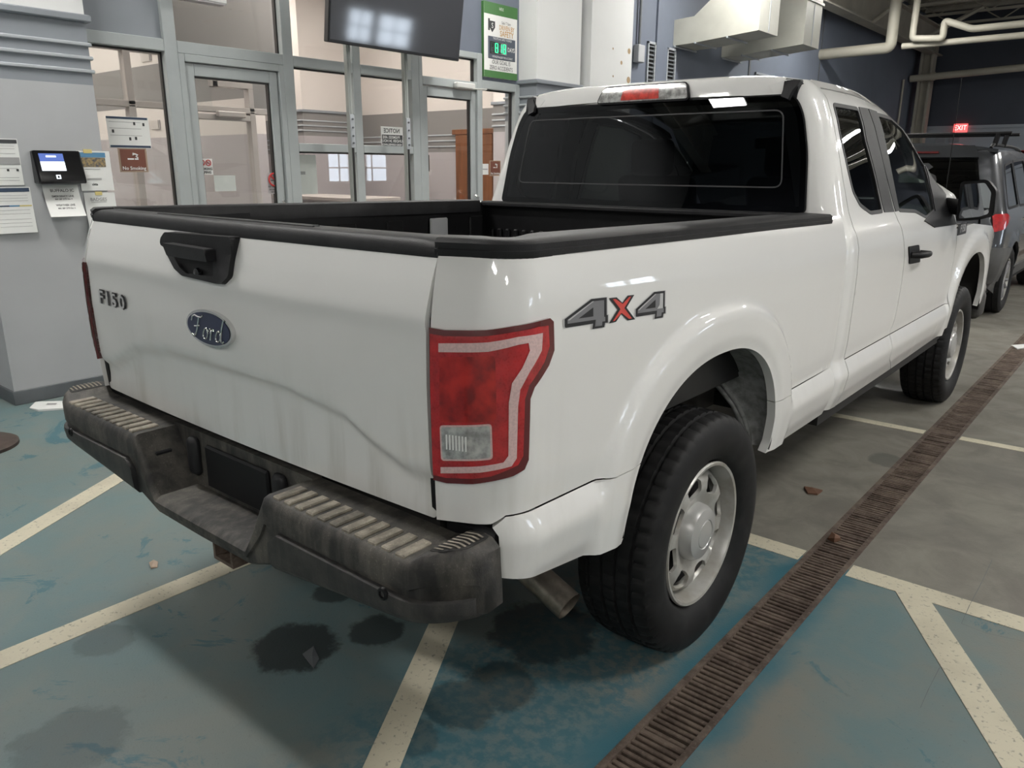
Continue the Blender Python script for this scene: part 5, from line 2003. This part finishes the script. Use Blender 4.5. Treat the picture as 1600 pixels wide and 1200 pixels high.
def digit(yc, on):
    w, h, t = .019, .036, .006
    zc = 2.775
    seg = {'a': (-w, w, 2 * h - t, 2 * h + t), 'g': (-w, w, -t, t), 'd': (-w, w, -2 * h - t + 0, -2 * h + t), 'f': (-w - t, -w + t, 0, 2 * h), 'b': (w - t, w + t, 0, 2 * h), 'e': (-w - t, -w + t, -2 * h, 0), 'c': (w - t, w + t, -2 * h, 0)}
    for k, (a, b, c_, d_) in seg.items():
        MB().box(SXX + .011, SXX + .0135, yc + a, yc + b, zc + c_ * .62, zc + d_ * .62).build('digit_segment', MT['led_green'] if k in on else MT['led_off'], cp_)


digit(5.63, '')
digit(5.70, 'abcdefg')
digit(5.765, 'bc')
digit(5.83, 'abcdefg')
text('lettering', 'OUR GOAL IS', .058, at(ymid, 2.632), MT['ink'], sgn, sx=.86)
text('lettering', 'ZERO ACCIDENTS', .058, at(ymid, 2.575), MT['ink'], sgn, sx=.80)


# ================================================================== PAPERS AND NOTICES
def sheet(name, label, cat, X, y0, y1, z0, z1, mat='paper', lean=0.0, curl=0.0, skew=0.0, group=None, base=None):
    """hanging sheet facing the bay; lean = how far the lower edge stands off; returns object and point function"""
    def fn(a, b, k=0.0):
        # a, b in 0..1 from lower left
        d_ = lean * (1 - b) ** 1.6 + curl * math.sin(math.pi * a) * (1 - b)
        return (X + .002 + d_ + k, y0 + (y1 - y0) * a + skew * (1 - b), z0 + (z1 - z0) * b)
    n = 8
    V, F = [], []
    for j in range(n + 1):
        for i in range(n + 1):
            V.append(fn(i / n, j / n))
    for j in range(n):
        for i in range(n):
            q = j * (n + 1) + i
            F.append((q, q + 1, q + n + 2, q + n + 1))
    m = len(V)
    V2 = V + [(p[0] - .0012, p[1], p[2]) for p in V]
    F2 = F + [tuple(i + m for i in f[::-1]) for f in F]
    o = mesh(name, V2, F2, MT[mat], None, 60)
    tag(o, label, cat, group)
    return o, fn


def bar(o, fn, a0, a1, b0, b1, mat, nm='printed_bar', k=.0016):
    n = 6
    V, F = [], []
    for j in (0, 1):
        for i in range(n + 1):
            V.append(fn(a0 + (a1 - a0) * i / n, b0 + (b1 - b0) * j, k))
    F = [(i, i + 1, i + n + 2, i + n + 1) for i in range(n)]
    return mesh(nm, V, F, MT[mat], o)


def words(o, fn, txt, size, a, b, asp, mat='ink', sx=1.0, k=.0018, mirror=False, **kw):
    """lettering on a sheet; asp = sheet width / height in metres"""
    W_, H_ = asp
    s_ = -1 if mirror else 1
    V, F = text_geo(txt, size, **kw)
    if mirror: F = [f[::-1] for f in F]
    return mesh('lettering', [fn(a + s_ * x * sx / W_, b + y / H_, k) for x, y in V], F, MT[mat], o)


CX = -3.74
S_ = lambda y0, y1, z0, z1: (y1 - y0, z1 - z0)
g_ = 'papers taped to the column'
o, fn = sheet('notice_sheet', 'white printed notice with dark header, upper sheet left of the wall terminal', 'paper', CX, .615, .842, 1.418, 1.70, group=g_, lean=.004)
A = S_(.615, .842, 1.418, 1.70)
bar(o, fn, .05, .98, .90, .98, 'ink')
bar(o, fn, .45, .98, .44, .60, 'ink_grey')
bar(o, fn, .0, .40, .44, .60, 'ink_grey')
for b in (.84, .78, .68, .36, .16, .10): bar(o, fn, .08, .9, b, b + .008, 'ink_grey')
for a in (.62, .86, .36): bar(o, fn, a, a + .06, .30, .35, 'ink')
o, fn = sheet('notice_sheet', 'white printed notice with navy header, lower sheet left of the wall terminal', 'paper', CX, .645, .872, 1.120, 1.405, group=g_, lean=.02)
A = S_(.645, .872, 1.120, 1.405)
bar(o, fn, .02, .97, .90, .985, 'navy')
bar(o, fn, .0, .40, .58, .61, 'navy')
bar(o, fn, .40, .66, .58, .61, 'print_blue')
bar(o, fn, .66, .97, .58, .61, 'tape')
for b in (.82, .76, .70, .50, .42, .30, .22, .14): bar(o, fn, .08, .9, b, b + .007, 'ink_grey')
o, fn = sheet('notice_sheet', 'white sheet with typed phone lines hanging under the wall terminal', 'paper', CX, .945, 1.165, 1.215, 1.415, group=g_, lean=.075, curl=.02)
A = S_(.945, 1.165, 1.215, 1.415)
words(o, fn, 'BUFFALO IC', .026, .52, .82, A, sx=1.05, bold=.0004)
words(o, fn, 'EMERGENCY LINE', .017, .50, .64, A, sx=1.0, bold=.0004)
words(o, fn, '800 289 2775 Ext. 4', .013, .50, .55, A, bold=.0004)
words(o, fn, 'WEATHER LINE', .017, .50, .36, A, sx=1.0, bold=.0004)
words(o, fn, '800 289 2775 Ext. 6', .013, .50, .26, A, bold=.0004)
o, fn = sheet('notice_sheet', 'colour flyer with blue header and photo taped right of the wall terminal', 'paper', CX, 1.185, 1.400, 1.375, 1.635, group=g_, lean=.006)
A = S_(1.185, 1.40, 1.375, 1.635)
bar(o, fn, .02, .86, .84, .96, 'print_blue')
bar(o, fn, .02, .84, .60, .83, 'print_photo')
for b in (.54, .30, .27): bar(o, fn, .2, .65, b, b + .014, 'ink_grey')
words(o, fn, 'ukta', .022, .42, .16, A, bold=.0006)
tp = MB().box(CX + .002, CX + .006, 1.23, 1.285, 1.62, 1.645).build('tape_piece', MT['tape'], o)
o, fn = sheet('notice_sheet', 'white sheet headed badges hanging below the colour flyer', 'paper', CX, 1.195, 1.40, 1.075, 1.362, group=g_, lean=.03)
A = S_(1.195, 1.40, 1.075, 1.362)
words(o, fn, 'BADGES', .030, .45, .84, A, mat='ink_grey', bold=.0005)
bar(o, fn, .2, .7, .775, .785, 'ink_grey')
for b in (.60, .52, .44, .36, .20, .12): words(o, fn, 'IF YOU ARE GOING ON' if b > .3 else 'STOP AT', .013, .45, b, A, mat='ink_grey')
MB().box(CX + .002, CX + .007, 1.27, 1.315, 1.345, 1.368).build('tape_piece', MT['tape'], o)

# wall terminal
kt = empty('time_clock', (CX + .04, 1.05, 1.42), 'black wall terminal with lit screen between the taped papers', 'terminal')
rings = []
for y in (.905, .915, 1.185, 1.195):
    e = .006 if y in (.905, 1.195) else 0
    rings.append([(CX - .002, y, 1.425 + e), (CX + .085 - e, y, 1.425 + e), (CX + .085 - e, y, 1.452), (CX + .035 - e, y, 1.632 - e), (CX - .002, y, 1.632 - e)])
loft('terminal_body', rings, MT['dark_gloss'], kt, smooth=30)


def kf(a, b, k=.0):
    z = 1.452 + b * .18
    return (CX + .0855 - b * .05 + k, .912 + a * .276, z)


def kbar(nm, a0, a1, b0, b1, mat, k=.0006):
    return mesh(nm, [kf(a0, b0, k), kf(a1, b0, k), kf(a1, b1, k), kf(a0, b1, k)], [(0, 1, 2, 3)], MT[mat], kt)


kbar('screen_header', .09, .62, .62, .90, 'screen_blue')
kbar('screen_body', .09, .62, .30, .62, 'screen_white')
kbar('screen_text', .24, .46, .77, .83, 'screen_white', .0009)
kbar('sensor_light', .36, .46, .02, .16, 'screen_white')
kbar('sensor_eye', .39, .43, .05, .13, 'dark_gloss', .0009)


def on_glass(name, label, cat, px0, py0, px1, py1, X=-4.034, mat='paper', **k):
    a = hit(px0, py1, 0, X)
    b = hit(px1, py0, 0, X)
    o, fn = sheet(name, label, cat, X, a[1], b[1], a[2], b[2], mat, **k)
    return o, fn, (b[1] - a[1], b[2] - a[2])


o, fn, A = on_glass('glass_notice', 'white landscape notice stuck on the window above the no smoking plaque', 'notice', 171, 184, 231, 231, lean=.004)
bar(o, fn, .0, .97, .92, .99, 'navy')
bar(o, fn, .02, .98, .02, .09, 'navy')
for a, b in ((.62, .74), (.84, .72), (.10, .48), (.48, .25), (.62, .27)): bar(o, fn, a, a + .05, b, b + .10, 'ink')
for b in (.82, .62, .40): bar(o, fn, .05, .8, b, b + .012, 'ink_grey')


def no_smoking(label, px0, py0, px1, py1):
    o, fn, A = on_glass('no_smoking_plaque', label, 'sign', px0, py0, px1, py1, mat='sign_tan')
    bar(o, fn, .06, .94, .06, .95, 'sign_brown', 'plaque_field')
    words(o, fn, 'No Smoking', A[0] * .165, .5, .16, A, mat='white', k=.003, bold=.0005)
    bar(o, fn, .30, .52, .52, .58, 'white', 'cigarette', .003)
    bar(o, fn, .55, .68, .52, .58, 'white', 'cigarette', .003)
    m = MB().tube([fn(.66, .60, .004), fn(.60, .66, .004), (fn(.66, .72, .004)), fn(.56, .76, .004), fn(.50, .72, .004), fn(.52, .80, .004)], .006, 6)
    m.build('smoke_curl', MT['white'], o)
    return o


no_smoking('brown no smoking plaque on the window under the landscape notice', 188, 232, 228, 269)
no_smoking('brown no smoking plaque on the sidelight beside the wooden doors', 765, 251, 782, 275)
o, fn, A = on_glass('door_decal', 'white no smoking no vaping decal on the lobby door', 'decal', 300, 248, 331, 273, mat='white')
words(o, fn, 'NO SMOKING', A[0] * .15, .5, .36, A, bold=.0008)
words(o, fn, 'NO VAPING', A[0] * .15, .5, .14, A, bold=.0008)


def ring_sign(o, fn, A, a, b, r, mat='sign_red'):
    W_, H_ = A
    pts = [fn(a + r / W_ * math.cos(t), b + r / H_ * math.sin(t), .003) for t in np.linspace(0, 2 * math.pi, 21)]
    MB().tube(pts, r * .14, 6, False).build('ring', MT[mat], o)
    MB().tube([fn(a - r * .7 / W_, b + r * .7 / H_, .003), fn(a + r * .7 / W_, b - r * .7 / H_, .003)], r * .12, 6).build('slash', MT[mat], o)
    MB().tube([fn(a - r * .6 / W_, b - r * .1 / H_, .002), fn(a + r * .6 / W_, b - r * .1 / H_, .002)], r * .12, 6).build('cigarette', MT['ink'], o)


for a in (.2, .5, .8): ring_sign(o, fn, A, a, .74, A[0] * .12)
o, fn, A = on_glass('door_decal', 'clear backed prohibition decal with red ring on the door edge', 'decal', 419, 270, 438, 303, mat='lob_lav')
ring_sign(o, fn, A, .5, .68, A[0] * .38)
words(o, fn, 'NO SMOKING', A[0] * .15, .5, .34, A, bold=.0004)
words(o, fn, 'WITHIN 20 FT', A[0] * .13, .5, .2, A, bold=.0004)
words(o, fn, 'OF DOOR', A[0] * .13, .5, .08, A, bold=.0004)
o, fn, A = on_glass('glass_notice', 'blank backed white sheet taped inside the lobby door', 'notice', 336, 274, 367, 299, X=-4.045)
o, fn, A = on_glass('glass_notice', 'pale mint sheet taped inside the lower window near the lobby door', 'notice', 459, 242, 493, 304, X=-4.06)
bar(o, fn, .32, .52, .5, .58, 'ink_grey')
o, fn, A = on_glass('notice_plate', 'dark notice plate seen from behind on the window beside the strut post', 'sign', 596, 199, 629, 231, X=-4.040, mat='white')
bar(o, fn, .03, .97, .05, .62, 'ink', 'plate_field')
words(o, fn, 'NOTICE', A[0] * .20, .48, .80, A, mirror=True, bold=.001)
words(o, fn, 'PREMISES ARE', A[0] * .13, .45, .50, A, mat='white', mirror=True, k=.003, bold=.0005)
words(o, fn, 'UNDER 24 HOUR', A[0] * .13, .45, .33, A, mat='white', mirror=True, k=.003, bold=.0005)
words(o, fn, 'VIDEO SURVEILLANCE', A[0] * .09, .48, .16, A, mat='white', mirror=True, k=.003, bold=.0005)
o, fn, A = on_glass('glass_notice', 'small white slips taped on the sidelight left of the plaque', 'notice', 748, 256, 763, 273)
bar(o, fn, .1, .9, .45, .55, 'ink_grey')

# ================================================================== DUCTS, PIPES, VENTS
for label, Y0_, Y1_, xe in (('pale sheet metal air duct nearest the rust spotted pilaster', 9.66, 10.30, -2.754), ('pale sheet metal air duct beyond the first, above the louvre', 11.23, 11.875, -2.733)):
    D = empty('air_duct', (-3.4, (Y0_ + Y1_) / 2, 3.24), label, 'duct')
    rings = []
    for x, a, b in ((XW - .02, 3.24, 3.58), (-3.72, 3.25, 3.60), (xe, 3.325, 4.35)):
        rings.append([(x, Y0_, a), (x, Y1_, a), (x, Y1_, b), (x, Y0_, b)])
    loft('duct_run', rings, MT['duct'], D, smooth=None)
    for x in (-4.0, -3.68, -3.2):
        z = 3.24 + (x + 4.03) * .066
        MB().bbox(x - .012, x + .012, Y0_ - .02, Y1_ + .02, z - .03, z - .004, .004).build('hanger_angle', MT['trim_strip'], D)
    for z in (3.95, 4.2):
        MB().bbox(xe, xe + .02, Y0_ - .02, Y1_ + .04, z - .02, z + .02, .004).build('seam_flange', MT['duct'], D)
    MB().box(xe, xe + .006, (Y0_ + Y1_) / 2 - .01, (Y0_ + Y1_) / 2 + .01, 3.34, 4.3).build('seam', MT['trim_strip'], D)
    MB().tube([(xe - .3, Y0_ + .3, 4.1), (xe - .3, Y0_ + .3, 5.5)], .012, 6).build('hanger_rod', MT['beam'], D)


def pipe(label, pts, r, cat='pipe', couplings=()):
    P = empty('water_pipe', pts[0], label, cat)
    # rounded elbows
    out_ = [Vector(pts[0])]
    for i in range(1, len(pts) - 1):
        p, a, b = Vector(pts[i]), Vector(pts[i - 1]), Vector(pts[i + 1])
        q0 = p + (a - p).normalized() * r * 1.05
        q1 = p + (b - p).normalized() * r * 1.05
        for k in range(6):
            t = k / 5
            out_.append(q0 * (1 - t) ** 2 + p * 2 * t * (1 - t) + q1 * t * t)
    out_.append(Vector(pts[-1]))
    MB().tube(out_, r, 14).build('pipe_run', MT['pipe'], P, 50)
    for c in couplings:
        MB().tube([Vector(c[0]), Vector(c[1])], r * 1.25, 14).build('coupling', MT['pipe'], P, 50)
    return P


A0 = hit(1284, 86, 0, XW + .0)
yp, zp = 15.6, 3.73
p1 = hit(1392, 70, 1, yp)
pipe('pale pipe crossing from the blue grey wall and turning up', [(XW, yp, zp), (float(p1[0]), yp, zp + .02), (float(p1[0]), yp, 5.45)], .10)
p2 = hit(1424, 72, 1, yp - .3)
pipe('pale pipe dropping from the roof and turning along the bay', [(float(p2[0]), yp - .3, 5.45), (float(p2[0]), yp - .3, zp + .10), (float(p2[0]) + .5, yp - .3, zp + .06), (float(p2[0]) + .5, yp - .3, zp + .35), (float(p2[0]) + .95, yp - .3, zp + .17), (9.5, yp - .3, zp + .28)], .058)
pipe('pale pipe running beneath the stepped one', [(float(p1[0]) + .25, yp - .18, zp - .0), (9.5, yp - .18, zp + .08)], .055)
q0, q1_ = hit(1408, 124, 1, 22.2), hit(1600, 105, 1, 22.2)
pipe('pale sprinkler main along the dark end wall', [(-3.98, 22.2, float(q0[2])), tuple(map(float, q1_ + (q1_ - q0) * 2.2))], .085, couplings=[(tuple(hit(1455, 119.5, 1, 22.2)), tuple(hit(1461, 119, 1, 22.2)))])
pipe('thin grey conduit dropping down the wall corner', [(XW + .05, 21.6, 1.0), (XW + .05, 21.6, 3.75)], .025)
o = MB().tube([(0.2, 14.0, 4.9), (2.6, 15.4, 3.6)], .03, 6).build('diagonal_strut', MT['beam'])
tag(o, 'pale diagonal strut under the roof by the stepped pipe', 'strut')


def louvre(label, y0, y1, z0, z1, n):
    L = empty('louvre_vent', (XW, (y0 + y1) / 2, z0), label, 'vent')
    MB().box(XW, XW + .006, y0, y1, z0, z1).build('backing', MT['gasket'], L)
    for a, b, c_, d_ in ((y0, y0 + .025, z0, z1), (y1 - .025, y1, z0, z1), (y0, y1, z1 - .03, z1), (y0, y1, z0, z0 + .03)):
        MB().box(XW, XW + .03, a, b, c_, d_).build('vent_frame', MT['trim_strip'], L)
    for k in range(n):
        z = z0 + .03 + (z1 - z0 - .06) * (k + .5) / n
        m = MB().add([(XW + .006, y0 + .02, z + .012), (XW + .03, y0 + .02, z - .012), (XW + .03, y1 - .02, z - .012), (XW + .006, y1 - .02, z + .012),
                      (XW + .006, y0 + .02, z + .008), (XW + .03, y0 + .02, z - .016), (XW + .03, y1 - .02, z - .016), (XW + .006, y1 - .02, z + .008)],
                     [(0, 1, 2, 3), (7, 6, 5, 4), (1, 5, 6, 2)])
        m.build('slat', MT['base_grey'], L)


louvre('tall dark louvre vent beside the rust spotted pilaster', 8.93, 9.14, 2.30, 3.22, 16)
louvre('tall dark louvre vent beyond the flat casing', 9.47, 9.72, 2.30, 3.20, 16)
louvre('wide dark louvre vent low on the wall below the ducts', 12.55, 13.55, 2.55, 3.14, 10)
a = hit(999, 84, 0, XW + .05)
jb = empty('junction_box', (XW, float(a[1]), float(a[2]) - .1), 'small grey electrical box with conduit beside the louvre', 'box')
MB().bbox(XW, XW + .09, a[1] - .08, a[1] + .08, a[2] - .11, a[2] + .11, .008).build('box_body', MT['wall_lt'], jb)
MB().tube([(XW + .04, float(a[1]), float(a[2]) + .1), (XW + .04, float(a[1]), 5.4)], .02, 8).build('conduit', MT['base_grey'], jb)

# exit sign and boards on the end wall
a, b = hit(1489, 207, 1, YF - .10), hit(1512, 193, 1, YF - .10)
es = empty('exit_sign', ((a[0] + b[0]) / 2, YF - .1, a[2]), 'lit red exit sign on the end wall ledge', 'sign')
MB().bbox(a[0], b[0], YF - .11, YF - .02, a[2], b[2], .006).build('sign_case', MT['exit_red'], es)
text('lettering', 'EXIT', (b[2] - a[2]) * .8, lambda u, v: ((a[0] + b[0]) / 2 + u, YF - .115, (a[2] + b[2]) / 2 + v), MT['exit_white'], es, sx=.85)
for k, (x0, y0, x1, y1) in enumerate(((1460, 226, 1478, 208), (1482, 222, 1500, 207))):
    a, b = hit(x0, y0, 1, YF - .03), hit(x1, y1, 1, YF - .03)
    o = MB().bbox(a[0], b[0], YF - .04, YF + .0, a[2], b[2], .004).build('wall_board', MT['wall_band'])
    tag(o, ['grey board on the end wall left of the exit sign', 'grey board on the end wall under the exit sign'][k], 'board')

# ================================================================== LOBBY THINGS
ls = empty('display_screen', (-7.4, 8.0, 0), 'small lit display on a stand inside the lobby', 'screen')
a, b = hit(655, 268, 1, 8.0), hit(669, 242, 1, 8.0)
MB().bbox(a[0], b[0], 7.98, 8.03, a[2], b[2], .006).build('display', MT['dark_gloss'], ls)
MB().box(a[0] + .03, b[0] - .04, 7.974, 7.979, a[2] + .04, b[2] - .03).build('screen', MT['screen_white'], ls)
MB().tube([((a[0] + b[0]) / 2, 8.02, 0), ((a[0] + b[0]) / 2, 8.02, a[2])], .03, 8).build('stand_pole', MT['gasket'], ls)
MB().lathe([(0, .001), (0, .22), (.02, .21), (.03, .03)], ((a[0] + b[0]) / 2, 8.02, 0), 'z', 20).build('stand_base', MT['gasket'], ls)
ct = empty('reception_counter', (-8.0, 6.6, 0), 'pale reception counter with dark end inside the lobby', 'counter')
MB().bbox(-9.2, -7.2, 6.4, 7.0, 0, 1.04, .01).build('counter_body', MT['lob_lav'], ct)
MB().bbox(-9.3, -7.1, 6.3, 7.1, 1.04, 1.10, .01).build('counter_top', MT['lob_frame'], ct)

# cracks in the slab
for L_ in ([(1550, 876), (1533, 912), (1515, 946), (1502, 975)], [(1502, 975), (1540, 990), (1600, 1003)], [(1468, 1044), (1451, 1077), (1438, 1107)], [(1545, 535), (1565, 541), (1590, 540)]):
    P = [hit(x, y, 2, 0.0) for x, y in L_]
    m = MB()
    for a, b in zip(P[:-1], P[1:]):
        n_ = np.array([b[1] - a[1], a[0] - b[0], 0.0])
        n_ = n_ / np.linalg.norm(n_) * .0011
        z_ = np.array([0, 0, .0024])
        m.add([a - n_ + z_, a + n_ + z_, b + n_ * .6 + z_, b - n_ * .6 + z_], [(0, 1, 2, 3)])
    m.build('floor_crack', MT['base_grey'], floor)

# ================================================================== SMALL THINGS ON THE FLOOR
sb_ = empty('stanchion', (-3.02, .13, 0), 'dark round iron stanchion base standing on teal floor by the column', 'stanchion')
MB().lathe([(0, .001), (0, .22), (.018, .22), (.028, .20), (.032, .05), (.05, .03), (.05, .001)], (-3.02, .13, 0), 'z', 40).build('base', MT['brown_iron'], sb_, 35)
MB().tube([(-3.02, .13, .04), (-3.02, .13, .95)], .025, 12).build('pole', MT['brown_iron'], sb_, 60)


def scrap(name, label, cat, pxs, mat, h=.006, jag=.0):
    P = [hit(x, y, 2, 0.0) for x, y in pxs]
    n = len(P)
    c = sum(P) / n
    V = [(p[0], p[1], .002 + random.uniform(0, h)) for p in P] + [(c[0], c[1], .004 + h)] + [(p[0], p[1], .0005) for p in P]
    F = [(i, (i + 1) % n, n) for i in range(n)] + [((i + 1) % n, i, n + 1 + i, n + 1 + (i + 1) % n) for i in range(n)] + [tuple(range(2 * n, n, -1))]
    o = mesh(name, V, F, MT[mat])
    tag(o, label, cat)
    return o


o = scrap('paper_scrap', 'crumpled white printed slip on the floor by the column', 'litter', [(46, 638), (56, 630), (110, 628), (113, 634), (104, 640), (60, 643)], 'paper', .012)
a, b = hit(75, 634, 2, 0), hit(90, 634, 2, 0)
MB().add([(a[0], a[1], .0185), (b[0], b[1], .0185), (b[0] + .03, b[1] - .02, .0185), (a[0] + .03, a[1] - .02, .0185)], [(0, 3, 2, 1)]).build('print', MT['ink_grey'], o)
scrap('dry_leaf', 'curled brown leaf lying on the drain grate', 'leaf', [(1293, 843), (1299, 838), (1311, 840), (1313, 845), (1303, 848)], 'leaf', .02)
scrap('dry_leaf', 'dark brown leaf on concrete beneath the truck sill', 'leaf', [(1256, 764), (1268, 762), (1285, 768), (1277, 774), (1262, 772)], 'leaf', .015)
scrap('dry_leaf', 'small tan leaf scrap on teal paint beside the hitch', 'leaf', [(233, 880), (240, 876), (247, 880), (246, 887), (236, 889)], 'sign_tan', .008)
scrap('plastic_shard', 'small grey shard on the dark oil stain', 'litter', [(473, 1023), (490, 1010), (499, 1030), (490, 1045)], 'base_grey', .004)
scrap('paper_scrap', 'small pale scrap beside the far drain', 'litter', [(1580, 540), (1600, 538), (1610, 543), (1590, 546)], 'paper', .008)
